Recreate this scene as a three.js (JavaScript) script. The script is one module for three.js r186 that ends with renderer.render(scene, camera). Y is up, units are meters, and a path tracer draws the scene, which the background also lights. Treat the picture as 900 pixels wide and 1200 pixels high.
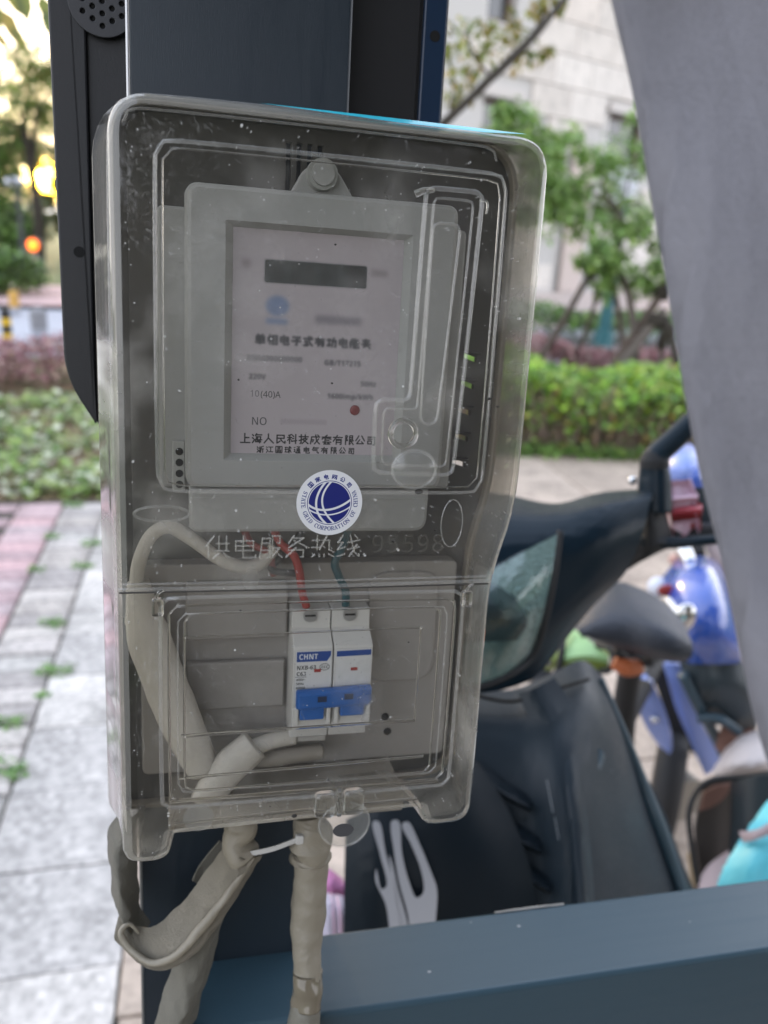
import * as THREE from 'three';
import { RoundedBoxGeometry } from 'three/addons/geometries/RoundedBoxGeometry.js';
import { mergeGeometries, toCreasedNormals, mergeVertices } from 'three/addons/utils/BufferGeometryUtils.js';
import { FontLoader } from 'three/addons/loaders/FontLoader.js';
import { TextGeometry } from 'three/addons/geometries/TextGeometry.js';

// ---------------------------------------------------------------- camera, sky, sun, exposure
const scene = new THREE.Scene();
const CAM_H = 1.45, PITCH = 19.5, ROLL = 3.0, FPX = 950;      // FPX: focal length for a picture 1200 high
const camera = new THREE.PerspectiveCamera(2 * Math.atan(600 / FPX) * 180 / Math.PI, 0.75, 0.02, 400);
camera.rotation.order = 'YXZ';
camera.rotation.set(-PITCH * Math.PI / 180, 0, ROLL * Math.PI / 180);
camera.position.set(0, CAM_H, 0);
camera.focus = 0.41;
camera.userData.fStop = 6.0;
camera.updateMatrixWorld(true);
const V3 = (x, y, z) => new THREE.Vector3(x, y, z);
const SUN_AZ = -22.15, SUN_EL = 1.55;
const dirOf = (az, el) => V3(Math.sin(az * Math.PI / 180) * Math.cos(el * Math.PI / 180), Math.sin(el * Math.PI / 180), -Math.cos(az * Math.PI / 180) * Math.cos(el * Math.PI / 180));
{
  const W = 2048, H = 1024, data = new Float32Array(W * H * 4), sun = dirOf(SUN_AZ, SUN_EL);
  for (let r = 0; r < H; r++) {
    const up = ((r + 0.5) / H - 0.5) * Math.PI, y = Math.sin(up), c = Math.cos(up);
    const t = Math.pow(Math.max(0, y), 0.55);
    for (let q = 0; q < W; q++) {
      const a = ((q + 0.5) / W - 0.5) * 2 * Math.PI, x = Math.cos(a) * c, z = Math.sin(a) * c;
      const g = Math.acos(Math.min(1, Math.max(-1, x * sun.x + y * sun.y + z * sun.z))) * 180 / Math.PI;
      const wide = Math.exp(-Math.pow(g / 32, 2)), near = Math.exp(-Math.pow(g / 9, 2)), core = Math.exp(-Math.pow(g / 0.95, 4));
      const o = (r * W + q) * 4;
      data[o] = 1.45 + (0.64 - 1.45) * t + 0.7 * wide + 1.6 * near + 70 * core;
      data[o + 1] = 1.41 + (0.76 - 1.41) * t + 0.5 * wide + 0.9 * near + 42 * core;
      data[o + 2] = 1.42 + (0.98 - 1.42) * t + 0.2 * wide + 0.05 * near + 0.6 * core;
      data[o + 3] = 1;
    }
  }
  const sky = new THREE.DataTexture(data, W, H, THREE.RGBAFormat, THREE.FloatType);
  sky.mapping = THREE.EquirectangularReflectionMapping; sky.magFilter = THREE.LinearFilter; sky.needsUpdate = true;
  scene.background = sky; scene.environment = sky;
}
const sunLight = new THREE.DirectionalLight(new THREE.Color(1, 0.72, 0.42), 2.0);
sunLight.position.copy(dirOf(SUN_AZ, SUN_EL + 1).multiplyScalar(60));
sunLight.castShadow = true; sunLight.shadow.radius = 3;
Object.assign(sunLight.shadow.camera, { left: -20, right: 20, top: 20, bottom: -20, near: 1, far: 140 });
sunLight.name = 'low_sun';
scene.add(sunLight, sunLight.target);
const renderer = new THREE.WebGLRenderer({ antialias: true });
renderer.toneMapping = THREE.LinearToneMapping;
renderer.toneMappingExposure = 2.3;
renderer.shadowMap.enabled = true;

// ---------------------------------------------------------------- small tools
let rs = 12345;
const rnd = () => { rs = (rs + 0x6d2b79f5) | 0; let t = Math.imul(rs ^ (rs >>> 15), 1 | rs); t = (t + Math.imul(t ^ (t >>> 7), 61 | t)) ^ t; return ((t ^ (t >>> 14)) >>> 0) / 4294967296; };
const rr = (a, b) => a + (b - a) * rnd();
const lin = (r, g, b) => new THREE.Color().setRGB(r, g, b);
// design helpers: where a line of sight at a given depth, or on the ground, lies in the place
const P = (px, py, d) => V3((px - 450) / FPX * d, -(py - 600) / FPX * d, -d).applyMatrix4(camera.matrixWorld);
const G = (px, py, y = 0) => { const o = camera.position, v = P(px, py, 1).sub(o); return o.clone().addScaledVector(v, (y - o.y) / v.y); };
// the meter frame: origin at the top corner of the meter box's cover, x across, y up, z out of the post
const C2W = camera.matrixWorld.clone();
const bx = V3(0.97192, 0.000724, -0.23531), bz = V3(0.228905, -0.234657, 0.944743), bo = V3(-0.11597, 0.17885, -0.34668);
bx.normalize(); bz.addScaledVector(bx, -bz.dot(bx)).normalize(); const by = bz.clone().cross(bx);
const MF = new THREE.Matrix4().makeBasis(bx, by, bz).setPosition(bo).premultiply(C2W);
const MFQ = new THREE.Quaternion().setFromRotationMatrix(MF);
const M = (x, y, z) => V3(x, y, z).applyMatrix4(MF);

const names = new Map(), bases = new Map();
function numbered(n) { const k = names.get(n) ?? 0; names.set(n, k + 1); return k ? n + '_' + String(k).padStart(3, '0') : n; }
function tag(o, label, category, group, kind) {
  if (label) o.userData.label = label; if (category) o.userData.category = category;
  if (group) o.userData.group = group; if (kind) o.userData.kind = kind;
  return o;
}
// a thing whose parts are given in world coordinates (base: a world point) or in the meter frame
function thing(name, label, category, base, group) {
  const o = new THREE.Group(); o.name = numbered(name); o.position.copy(base); bases.set(o, base.clone());
  scene.add(o); return tag(o, label, category, group);
}
function mthing(name, label, category, b, group) {
  const o = new THREE.Group(); o.name = numbered(name); bases.set(o, V3(...b));
  o.position.copy(M(...b)); o.quaternion.copy(MFQ); scene.add(o); return tag(o, label, category, group);
}
function rootOf(o) { while (!bases.has(o)) o = o.parent; return o; }
function part(parent, name, geo, mat, label) {
  const b = bases.get(rootOf(parent)), g = Array.isArray(geo) ? merge(geo) : geo;
  g.translate(-b.x, -b.y, -b.z);
  const m = new THREE.Mesh(g, mat); m.name = name; m.castShadow = m.receiveShadow = true;
  if (label) m.userData.label = label;
  parent.add(m); return m;
}
function struct(name, geo, mat) { const m = new THREE.Mesh(Array.isArray(geo) ? merge(geo) : geo, mat); m.name = name; m.userData.kind = 'structure'; m.castShadow = m.receiveShadow = true; scene.add(m); return m; }
function clean(g) { g = g.index ? g.toNonIndexed() : g; for (const k of Object.keys(g.attributes)) if (!['position', 'normal', 'uv'].includes(k)) g.deleteAttribute(k); if (!g.attributes.normal) g.computeVertexNormals(); if (!g.attributes.uv) g.setAttribute('uv', new THREE.BufferAttribute(new Float32Array(g.attributes.position.count * 2), 2)); return g; }
function merge(list) { return list.length === 1 ? list[0] : mergeGeometries(list.map(clean)); }

function geoFrom(pos, idx, uv) {
  const g = new THREE.BufferGeometry();
  g.setAttribute('position', new THREE.Float32BufferAttribute(pos, 3));
  g.setAttribute('uv', new THREE.Float32BufferAttribute(uv ?? new Array(pos.length / 3 * 2).fill(0), 2));
  g.setIndex(idx); g.computeVertexNormals(); return g;
}
// rings of equal point count -> skin between them
function loft(rings, closed = true, crease = 0.7) {
  const n = rings[0].length, pos = [], uv = [], idx = [];
  for (const r of rings) for (const p of r) { pos.push(p.x, p.y, p.z); uv.push(p.x, p.y); }
  for (let i = 0; i + 1 < rings.length; i++) for (let j = 0; j < (closed ? n : n - 1); j++) {
    const a = i * n + j, b = i * n + (j + 1) % n, c = a + n, d = b + n; idx.push(a, b, d, a, d, c);
  }
  return toCreasedNormals(geoFrom(pos, idx, uv), crease);
}
// polygon (clockwise from the top corner or not) moved outward by `out` with its corners rounded
function roundPoly(pts, out, r, n = 6) {
  const N = pts.length; let area = 0;
  for (let i = 0; i < N; i++) { const a = pts[i], b = pts[(i + 1) % N]; area += a[0] * b[1] - b[0] * a[1]; }
  const s = area > 0 ? 1 : -1, L = [];
  for (let i = 0; i < N; i++) { const a = pts[i], b = pts[(i + 1) % N], l = Math.hypot(b[0] - a[0], b[1] - a[1]), d = [(b[0] - a[0]) / l, (b[1] - a[1]) / l], nn = [d[1] * s, -d[0] * s]; L.push({ p: [a[0] + nn[0] * out, a[1] + nn[1] * out], d }); }
  const Q = [];
  for (let i = 0; i < N; i++) { const A = L[(i + N - 1) % N], B = L[i], det = A.d[0] * B.d[1] - A.d[1] * B.d[0]; const t = ((B.p[0] - A.p[0]) * B.d[1] - (B.p[1] - A.p[1]) * B.d[0]) / det; Q.push([A.p[0] + A.d[0] * t, A.p[1] + A.d[1] * t]); }
  const outp = [];
  for (let i = 0; i < N; i++) {
    const p = Q[i], a = Q[(i + N - 1) % N], b = Q[(i + 1) % N], la = Math.hypot(a[0] - p[0], a[1] - p[1]), lb = Math.hypot(b[0] - p[0], b[1] - p[1]);
    const ri = Array.isArray(r) ? r[i] : r, ua = [(a[0] - p[0]) / la, (a[1] - p[1]) / la], ub = [(b[0] - p[0]) / lb, (b[1] - p[1]) / lb];
    const k = Math.min(ri, la * 0.45, lb * 0.45), A = [p[0] + ua[0] * k, p[1] + ua[1] * k], B = [p[0] + ub[0] * k, p[1] + ub[1] * k];
    for (let j = 0; j <= n; j++) { const t = j / n, u = 1 - t; const q = (c) => (u * u * A[c] + 2 * u * t * (p[c] * 0.92 + (A[c] + B[c]) / 2 * 0.08) + t * t * B[c]); outp.push([q(0), q(1)]); }
  }
  return outp;
}
const rectPts = (x0, y0, x1, y1) => [[x0, y0], [x1, y0], [x1, y1], [x0, y1]];
const at = (pts, z) => pts.map(([x, y]) => V3(x, y, z));
function shapeOf(pts, holes = []) { const s = new THREE.Shape(pts.map(([x, y]) => new THREE.Vector2(x, y))); for (const h of holes) s.holes.push(new THREE.Path(h.map(([x, y]) => new THREE.Vector2(x, y)))); return s; }
function flat(pts, z, holes) { return new THREE.ShapeGeometry(shapeOf(pts, holes)).translate(0, 0, z); }
function slab(pts, z0, z1, bevel = 0.0005, holes) {
  const b = Math.min(bevel, (z1 - z0) / 2.2);
  return new THREE.ExtrudeGeometry(shapeOf(pts, holes), { depth: z1 - z0 - 2 * b, bevelEnabled: b > 0, bevelThickness: b, bevelSize: b, bevelOffset: -b, bevelSegments: 2, curveSegments: 8 }).translate(0, 0, z0 + b);
}
const box = (x0, y0, z0, x1, y1, z1, r = 0.001) => new RoundedBoxGeometry(x1 - x0, y1 - y0, z1 - z0, 2, Math.min(r, Math.min(x1 - x0, y1 - y0, z1 - z0) * 0.49)).translate((x0 + x1) / 2, (y0 + y1) / 2, (z0 + z1) / 2);
// tube with changing radius and a little unevenness
function tube(points, radii, o = {}) {
  const { seg = points.length * 8, rad = 12, wob = 0, flatten = 1, closed = false } = o;
  const curve = new THREE.CatmullRomCurve3(points, closed, 'centripetal'), F = curve.computeFrenetFrames(seg, closed), pos = [], idx = [], uv = [], len = curve.getLength();
  const R = (t) => { if (!Array.isArray(radii)) return radii; const f = t * (radii.length - 1), i = Math.min(radii.length - 2, Math.floor(f)); return radii[i] + (radii[i + 1] - radii[i]) * (f - i); };
  const ph = rr(0, 6);
  for (let i = 0; i <= seg; i++) {
    const t = i / seg, p = curve.getPointAt(t), r = R(t);
    for (let j = 0; j < rad; j++) {
      const a = j / rad * Math.PI * 2, k = r * (1 + wob * (Math.sin(a * 2 + t * len * 160 + ph) * 0.5 + Math.sin(a * 3 - t * len * 250 + ph * 2) * 0.35 + Math.sin(t * len * 420 + a) * 0.3));
      const v = F.normals[i].clone().multiplyScalar(Math.cos(a) * k * flatten).addScaledVector(F.binormals[i], Math.sin(a) * k).add(p);
      pos.push(v.x, v.y, v.z); uv.push(j / rad * r * 6, t * len);
    }
  }
  for (let i = 0; i < seg; i++) for (let j = 0; j < rad; j++) { const a = i * rad + j, b = i * rad + (j + 1) % rad; idx.push(a, b, b + rad, a, b + rad, a + rad); }
  if (!closed) for (const [row, fl] of [[0, 0], [seg, 1]]) { const c = pos.length / 3, p = curve.getPointAt(row / seg); pos.push(p.x, p.y, p.z); uv.push(0, 0); for (let j = 0; j < rad; j++) { const a = row * rad + j, b = row * rad + (j + 1) % rad; fl ? idx.push(a, b, c) : idx.push(b, a, c); } }
  return geoFrom(pos, idx, uv);
}
let EYE = camera.position;
// smooth sheet through a grid of points, with thickness
function skin(rows, thick = 0.006, nu = 6, nv = 6, rough = 0, wr = 0) {
  const R = rows.map((r) => new THREE.CatmullRomCurve3(r, false, 'centripetal')), U = (rows[0].length - 1) * nu, Vn = (rows.length - 1) * nv;
  const cols = []; for (let i = 0; i <= U; i++) cols.push(new THREE.CatmullRomCurve3(R.map((c) => c.getPoint(i / U)), false, 'centripetal'));
  const front = [], eye = EYE, n = (U + 1) * (Vn + 1);
  for (let j = 0; j <= Vn; j++) for (let i = 0; i <= U; i++) { const p = cols[i].getPoint(j / Vn); if (wr) p.add(V3(0.4, 0.5, 1).multiplyScalar(wr * (Math.sin(i / U * 7 + j / Vn * 21) + 0.7 * Math.sin(i / U * 13 - j / Vn * 29 + 1) + 0.5 * Math.sin(i / U * 5 + j / Vn * 47)))); if (rough) p.add(V3(rr(-1, 1), rr(-1, 1), rr(-1, 1)).multiplyScalar(rough)); front.push(p); }
  const idx = [], pos = [], uv = [];
  for (let j = 0; j < Vn; j++) for (let i = 0; i < U; i++) { const a = j * (U + 1) + i; idx.push(a, a + U + 1, a + 1, a + 1, a + U + 1, a + U + 2); }
  for (const p of front) pos.push(p.x, p.y, p.z);
  for (let k = 0; k < n; k++) uv.push((k % (U + 1)) / U, Math.floor(k / (U + 1)) / Vn);
  const g0 = geoFrom(pos.slice(), idx), N = g0.attributes.normal; let facing = 0;
  for (let k = 0; k < n; k++) facing += V3(N.getX(k), N.getY(k), N.getZ(k)).dot(eye.clone().sub(front[k]).normalize());
  const s = facing > 0 ? -1 : 1;
  for (let k = 0; k < n; k++) { pos.push(front[k].x + N.getX(k) * s * thick, front[k].y + N.getY(k) * s * thick, front[k].z + N.getZ(k) * s * thick); uv.push(uv[2 * k], uv[2 * k + 1]); }
  const all = facing > 0 ? idx.slice() : idx.map((_, k) => idx[k - k % 3 + 2 - k % 3]);
  const back = all.map((_, k) => all[k - k % 3 + 2 - k % 3] + n);
  const edge = (a, b) => all.push(a, b, b + n, a, b + n, a + n);
  for (let i = 0; i < U; i++) { edge(i, i + 1); edge(Vn * (U + 1) + i + 1, Vn * (U + 1) + i); }
  for (let j = 0; j < Vn; j++) { edge((j + 1) * (U + 1), j * (U + 1)); edge(j * (U + 1) + U, (j + 1) * (U + 1) + U); }
  return toCreasedNormals(geoFrom(pos, all.concat(back), uv), 1.0);
}
const pskin = (rows, thick, nu, nv, rough) => skin(rows.map((r) => r.map(([x, y, d]) => P(x, y, d))), thick, nu, nv, rough);
const ptube = (pts, r, o) => tube(pts.map(([x, y, d]) => P(x, y, d)), r, o);
const mtube = (pts, r, o) => tube(pts.map(([x, y, z]) => V3(x, y, z)), r, o);

// ---------------------------------------------------------------- textures
function fbm(W, cells, oct, seed) {
  let s = seed; const R = () => { s = (s * 1664525 + 1013904223) >>> 0; return s / 4294967296; };
  const out = new Float32Array(W * W); let amp = 1, tot = 0;
  for (let o = 0, c = cells; o < oct; o++, c *= 2, amp *= 0.55) {
    const g = new Float32Array(c * c); for (let i = 0; i < c * c; i++) g[i] = R();
    for (let y = 0; y < W; y++) for (let x = 0; x < W; x++) {
      const fx = x / W * c, fy = y / W * c, ix = Math.floor(fx), iy = Math.floor(fy), a = fx - ix, b = fy - iy, u = a * a * (3 - 2 * a), v = b * b * (3 - 2 * b);
      const g0 = g[iy % c * c + ix % c], g1 = g[iy % c * c + (ix + 1) % c], g2 = g[(iy + 1) % c * c + ix % c], g3 = g[(iy + 1) % c * c + (ix + 1) % c];
      out[y * W + x] += amp * (g0 + (g1 - g0) * u + (g2 - g0) * v + (g0 - g1 - g2 + g3) * u * v);
    }
    tot += amp;
  }
  for (let i = 0; i < out.length; i++) out[i] /= tot;
  return out;
}
function tex(W, H, fn, srgb = false, rep = 1) {
  const d = new Uint8Array(W * H * 4);
  for (let y = 0; y < H; y++) for (let x = 0; x < W; x++) { const c = fn(x, y), o = (y * W + x) * 4; d[o] = Math.max(0, Math.min(255, c[0] * 255)); d[o + 1] = Math.max(0, Math.min(255, c[1] * 255)); d[o + 2] = Math.max(0, Math.min(255, c[2] * 255)); d[o + 3] = 255; }
  const t = new THREE.DataTexture(d, W, H); t.wrapS = t.wrapT = THREE.RepeatWrapping; t.magFilter = THREE.LinearFilter; t.repeat.set(rep, rep);
  if (srgb) t.colorSpace = THREE.SRGBColorSpace; t.needsUpdate = true; return t;
}
const N1 = fbm(512, 4, 7, 11), N2 = fbm(512, 8, 6, 97), N3 = fbm(512, 64, 3, 5);
const grain = tex(512, 512, (x, y) => { const v = 0.5 + (N3[y * 512 + x] - 0.5) * 1.1 + (N1[y * 512 + x] - 0.5) * 0.6; return [v, v, v]; });
const mottled = tex(512, 512, (x, y) => { const v = 0.86 + (N1[y * 512 + x] - 0.5) * 0.5 + (N3[y * 512 + x] - 0.5) * 0.28 - (N2[y * 512 + x] > 0.66 ? 0.06 : 0); return [v, v * 0.995, v * 0.985]; });
const clone = (t, r) => { const c = t.clone(); c.repeat.set(r, r); c.needsUpdate = true; return c; };
// dust and scratches on the clear cover, 0.25 m a side
const dustA = (() => {
  const W = 1024, d = new Float32Array(W * W).fill(0);
  let s = 77; const R = () => { s = (s * 1664525 + 1013904223) >>> 0; return s / 4294967296; };
  for (let i = 0; i < 900; i++) { const x = R() * W, y = R() * W, r = R() < 0.93 ? 0.5 + R() * 0.7 : 1 + R() * 1.6, a = 0.2 + R() * 0.6; for (let j = -4; j <= 4; j++) for (let k = -4; k <= 4; k++) { const q = Math.hypot(j, k); if (q < r + 0.7) { const o = ((y + j + W | 0) % W) * W + ((x + k + W | 0) % W); d[o] = Math.max(d[o], a * Math.min(1, r + 0.7 - q)); } } }
  for (let i = 0; i < 90; i++) { let x = R() * W, y = R() * W, a = R() * 6.3; const n = 5 + R() * 26, k = 0.06 + R() * 0.2; for (let j = 0; j < n; j++) { x += Math.cos(a); y += Math.sin(a); a += (R() - 0.5) * 0.35; const o = ((y + W | 0) % W) * W + ((x + W | 0) % W); d[o] = Math.max(d[o], k); } }
  for (let i = 0; i < 330; i++) { const g = R() + R() + R(); let x = 15 + R() * 170, y = 770 + R() * 225, a = R() * 6.3; const n = 2 + R() * 9, k = 0.06 + R() * 0.3 * (g / 3); for (let j = 0; j < n; j++) { x += Math.cos(a); y += Math.sin(a); a += (R() - 0.5) * 0.9; d[((y + W | 0) % W) * W + ((x + W | 0) % W)] = k; } }
  return d;
})();
const dustThrough = tex(1024, 1024, (x, y) => { const q = (y >> 1) * 512 + (x >> 1), sm = Math.max(0, N1[q] - 0.5) * 0.3 + Math.max(0, N3[q] - 0.6) * 0.12; const v = 1 - 0.003 - sm * 0.28 - dustA[y * 1024 + x] * 0.75; return [v, v, v]; }, false, 4);
const dustRough = tex(512, 512, (x, y) => { const v = 0.06 + Math.max(0, N2[y * 512 + x] - 0.42) * 1.2; return [v, v, v]; }, false, 4);
const wavy = tex(512, 512, (x, y) => { const v = N1[y * 512 + x]; return [v, v, v]; }, false, 3);

// ---------------------------------------------------------------- materials
const std = (c, rough, o = {}) => new THREE.MeshStandardMaterial({ color: Array.isArray(c) ? lin(...c) : c, roughness: rough, ...o });
const phy = (c, rough, o = {}) => new THREE.MeshPhysicalMaterial({ color: Array.isArray(c) ? lin(...c) : c, roughness: rough, ...o });
const mat = {
  cover: phy([0.93, 0.925, 0.91], 1, { transmission: 1, thickness: 0, ior: 1.5, transmissionMap: dustThrough, roughnessMap: dustRough, bumpMap: wavy, bumpScale: 0.0006 }),
  wall: phy([0.82, 0.8, 0.755], 1, { transmission: 0.88, thickness: 0, ior: 1.5, transmissionMap: dustThrough, roughnessMap: dustRough }),
  edge: phy([0.88, 0.855, 0.785], 1, { transmission: 0.86, thickness: 0, ior: 1.5, roughnessMap: dustRough }),
  letter: phy([0.9, 0.89, 0.86], 0.12, { transmission: 0.87, thickness: 0, ior: 1.5 }),
  rib: phy([0.95, 0.945, 0.93], 0.06, { transmission: 0.92, thickness: 0, ior: 1.5 }),  // milky white in the clear plastic stands in for bright edge reflections
  glass: phy([0.97, 0.96, 0.93], 0.03, { transmission: 1, thickness: 0.003, ior: 1.5 }),
  haze: phy([0.88, 0.88, 0.86], 0.14, { transmission: 0.93, thickness: 0, ior: 1.5 }),
  cyanStrip: phy([0.06, 0.72, 0.9], 0.2, { transmission: 0.35, thickness: 0, clearcoat: 0.6 }),
  base: std([0.07, 0.068, 0.064], 0.6, { bumpMap: grain, bumpScale: 0.0002 }),
  basePanel: std([0.26, 0.245, 0.228], 0.6),
  lip: phy([0.25, 0.225, 0.19], 0.5),
  meterGrey: std([0.3, 0.302, 0.293], 0.55),
  bezel: std([0.3, 0.305, 0.29], 0.5),
  white: std([0.5, 0.49, 0.465], 0.45),
  offWhite: std([0.36, 0.345, 0.32], 0.6),
  blue: std([0.015, 0.095, 0.33], 0.4),
  steel: std([0.42, 0.42, 0.42], 0.4, { metalness: 0.9 }),
  black: std([0.012, 0.012, 0.013], 0.55),
  hole: std([0.004, 0.004, 0.004], 0.9),
  red: std([0.28, 0.028, 0.022], 0.5),
  teal: std([0.01, 0.06, 0.075], 0.5),
  paint: phy([0.011, 0.019, 0.028], 0.52, { clearcoat: 0.15, clearcoatRoughness: 0.4, roughnessMap: clone(mottled, 3), bumpMap: clone(grain, 9), bumpScale: 0.00003 }),
  beam: phy([0.03, 0.064, 0.088], 0.5, { clearcoat: 0.2, clearcoatRoughness: 0.35, roughnessMap: clone(mottled, 3), bumpMap: clone(grain, 9), bumpScale: 0.00003 }),
  housing: phy([0.009, 0.009, 0.011], 0.5, { bumpMap: clone(grain, 25), bumpScale: 0.00004 }),
  housingBlue: phy([0.008, 0.025, 0.06], 0.35),
  sleeve: std([0.24, 0.212, 0.162], 0.5, { bumpMap: clone(grain, 3), bumpScale: 0.0008 }),
  sleeveGrey: std([0.155, 0.145, 0.117], 0.48, { bumpMap: clone(grain, 3), bumpScale: 0.0006 }),
  sleeveBrown: phy([0.17, 0.145, 0.105], 0.14),
  conduit: std([0.47, 0.44, 0.39], 0.6),
  scooter: phy([0.005, 0.0145, 0.024], 0.45, { specularIntensity: 0.45, roughnessMap: clone(mottled, 2) }),
  scooterGrey: phy([0.011, 0.0165, 0.022], 0.48, { specularIntensity: 0.35, roughnessMap: clone(mottled, 2) }),
  chip: std([0.3, 0.32, 0.34], 0.7),
  scooterPanel: phy([0.017, 0.027, 0.037], 0.6, { specularIntensity: 0.6, roughnessMap: clone(mottled, 2) }),
  decal: std([0.5, 0.5, 0.53], 0.5),
  lens: phy([0.85, 0.92, 0.9], 0.03, { transmission: 1, thickness: 0, ior: 1.5 }),
  reflector: std([0.26, 0.32, 0.31], 0.3, { metalness: 1, bumpMap: clone(grain, 1), bumpScale: 0.02 }),
  rubber: std([0.012, 0.012, 0.013], 0.7),
  leather: std([0.024, 0.029, 0.042], 0.45, { bumpMap: clone(grain, 3), bumpScale: 0.0006 }),
  blueGloss: phy([0.035, 0.095, 0.42], 0.25, { clearcoat: 1, clearcoatRoughness: 0.08 }),
  lavender: phy([0.2, 0.28, 0.62], 0.4, { clearcoat: 0.4 }),
  darkFrame: phy([0.03, 0.042, 0.05], 0.35),
  greenPlastic: phy([0.3, 0.5, 0.22], 0.4),
  oliveGreen: phy([0.16, 0.22, 0.035], 0.5),
  orange: std([0.45, 0.12, 0.04], 0.5),
  chrome: std([0.7, 0.7, 0.7], 0.15, { metalness: 1 }),
  pinkRed: phy([0.55, 0.09, 0.12], 0.35, { clearcoat: 0.6 }),
  palePink: phy([0.62, 0.42, 0.52], 0.4, { clearcoat: 0.4 }),
  meshBrown: std([0.055, 0.044, 0.038], 0.8),
  bagBrown: std([0.2, 0.1, 0.075], 0.7),
  bagWhite: std([0.55, 0.49, 0.47], 0.6),
  bagPink: std([0.42, 0.33, 0.34], 0.6),
  bagCyan: phy([0.13, 0.6, 0.7], 0.45),
  mauve: std([0.42, 0.16, 0.32], 0.8),
  stripe: std([0.55, 0.5, 0.58], 0.8),
  cloth: std([0.27, 0.262, 0.292], 0.9, { bumpMap: clone(grain, 8), bumpScale: 0.0005 }),
  wood: std([0.085, 0.06, 0.045], 0.85, { bumpMap: clone(grain, 2), bumpScale: 0.004 }),
  twig: std([0.22, 0.165, 0.13], 0.9),
  bark: std([0.1, 0.08, 0.065], 0.9, { bumpMap: clone(grain, 2), bumpScale: 0.006 }),
  darkBark: std([0.035, 0.028, 0.02], 0.9),
  tealPaint: phy([0.012, 0.09, 0.1], 0.4),
  darkMetal: std([0.03, 0.035, 0.035], 0.5),
  yellow: std([0.62, 0.4, 0.02], 0.5),
  lamp: phy([0.65, 0.66, 0.72], 0.35),
  greyPost: std([0.3, 0.31, 0.34], 0.6),
  signal: std([0.2, 0.03, 0.005], 0.5, { emissive: lin(1.0, 0.2, 0.015), emissiveIntensity: 1.3 }),
  dirtSpot: std([0.03, 0.028, 0.026], 0.8),
  redDot: std([0.16, 0.03, 0.03], 0.6),
};
const leafMat = (c) => phy([1, 1, 1], 0.75, { vertexColors: true, transmission: 0.4, thickness: 0, side: THREE.DoubleSide });
const leafM = leafMat();
// ---------------------------------------------------------------- the setting: ground, paving, planting, trees, building
// street frame: u across the pavement, v along it
const gp = (u, v, y = 0) => V3(0.975 * (u - 0.53) - 0.222 * v, y, -0.222 * (u - 0.53) - 0.975 * v);
const STREET = Math.atan2(0.222, 0.975);                      // turn of things laid along the street
function sheet(corners, y, m, name, uvScale = 1) {
  const pos = [], uv = []; for (const [u, v] of corners) { const p = gp(u, v, y); pos.push(p.x, p.y, p.z); uv.push(u * uvScale, v * uvScale); }
  return struct(name, geoFrom(pos, [0, 1, 2, 0, 2, 3], uv), m);
}
const soil = std([1, 1, 1], 0.95, { map: tex(512, 512, (x, y) => { const a = N1[y * 512 + x], b = N3[y * 512 + x], g = N2[y * 512 + x] > 0.52; const k = 0.75 + (b - 0.5) * 1.2; return g ? [0.46 * k, 0.46 * k, 0.26 * k] : [(0.56 + a * 0.22) * k, (0.47 + a * 0.2) * k, (0.36 + a * 0.18) * k]; }, true, 1), bumpMap: grain, bumpScale: 0.02 });
const lawnFar = std([0.075, 0.11, 0.035], 0.95, { bumpMap: grain, bumpScale: 0.02 });
const paveTex = (r, g, b, k) => tex(512, 512, (x, y) => { const a = N1[y * 512 + x] - 0.5, c = N3[y * 512 + x] - 0.5, d = N2[y * 512 + x]; const v = 1 + a * k + c * k * 0.8 - (d > 0.62 ? 0.07 : 0); return [r * v, g * v, b * v]; }, true, 1);
const concrete = std([1, 1, 1], 0.85, { map: paveTex(0.74, 0.72, 0.7, 0.3), bumpMap: grain, bumpScale: 0.0015 });
const pathMat = std([1, 1, 1], 0.9, { map: paveTex(0.72, 0.655, 0.6, 0.22), bumpMap: grain, bumpScale: 0.0015 });
const bedMat = std([0.07, 0.062, 0.05], 0.95, { bumpMap: grain, bumpScale: 0.004 });
const roadMat = std([0.36, 0.37, 0.41], 0.9, { bumpMap: grain, bumpScale: 0.003 });
const pinkPave = std([1, 1, 1], 0.9, { map: paveTex(0.74, 0.63, 0.62, 0.2), bumpMap: grain, bumpScale: 0.002 });
struct('ground', new THREE.PlaneGeometry(500, 500, 1, 1).rotateX(-Math.PI / 2).translate(0, -0.06, 0), lawnFar);
sheet([[-6, 4.33], [0.1, 4.33], [0.1, 9.0], [-6, 9.0]], -0.012, soil, 'soil');
sheet([[0.1, 5.2], [9, 5.2], [9, 9.0], [0.1, 9.0]], -0.012, soil, 'soil_bed');
sheet([[-3, -3], [0.33, -3], [0.33, 4.33], [-3, 4.33]], -0.014, bedMat, 'paving_bed');
const path = sheet([[0.33, -5], [7, -5], [7, 5.2], [0.33, 5.2]], -0.012, bedMat, 'path_bed');
sheet([[-14, 9.0], [30, 9.0], [30, 13.4], [-14, 13.4]], -0.02, roadMat, 'road', 0.5);
sheet([[-14, 13.4], [30, 13.4], [30, 17.0], [-14, 17.0]], 0.04, pinkPave, 'far_pavement', 0.5);
sheet([[-7.9, 17.0], [-5.6, 17.0], [-7.4, 32], [-8.9, 32]], 0.03, pinkPave, 'far_path', 0.5);

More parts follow.
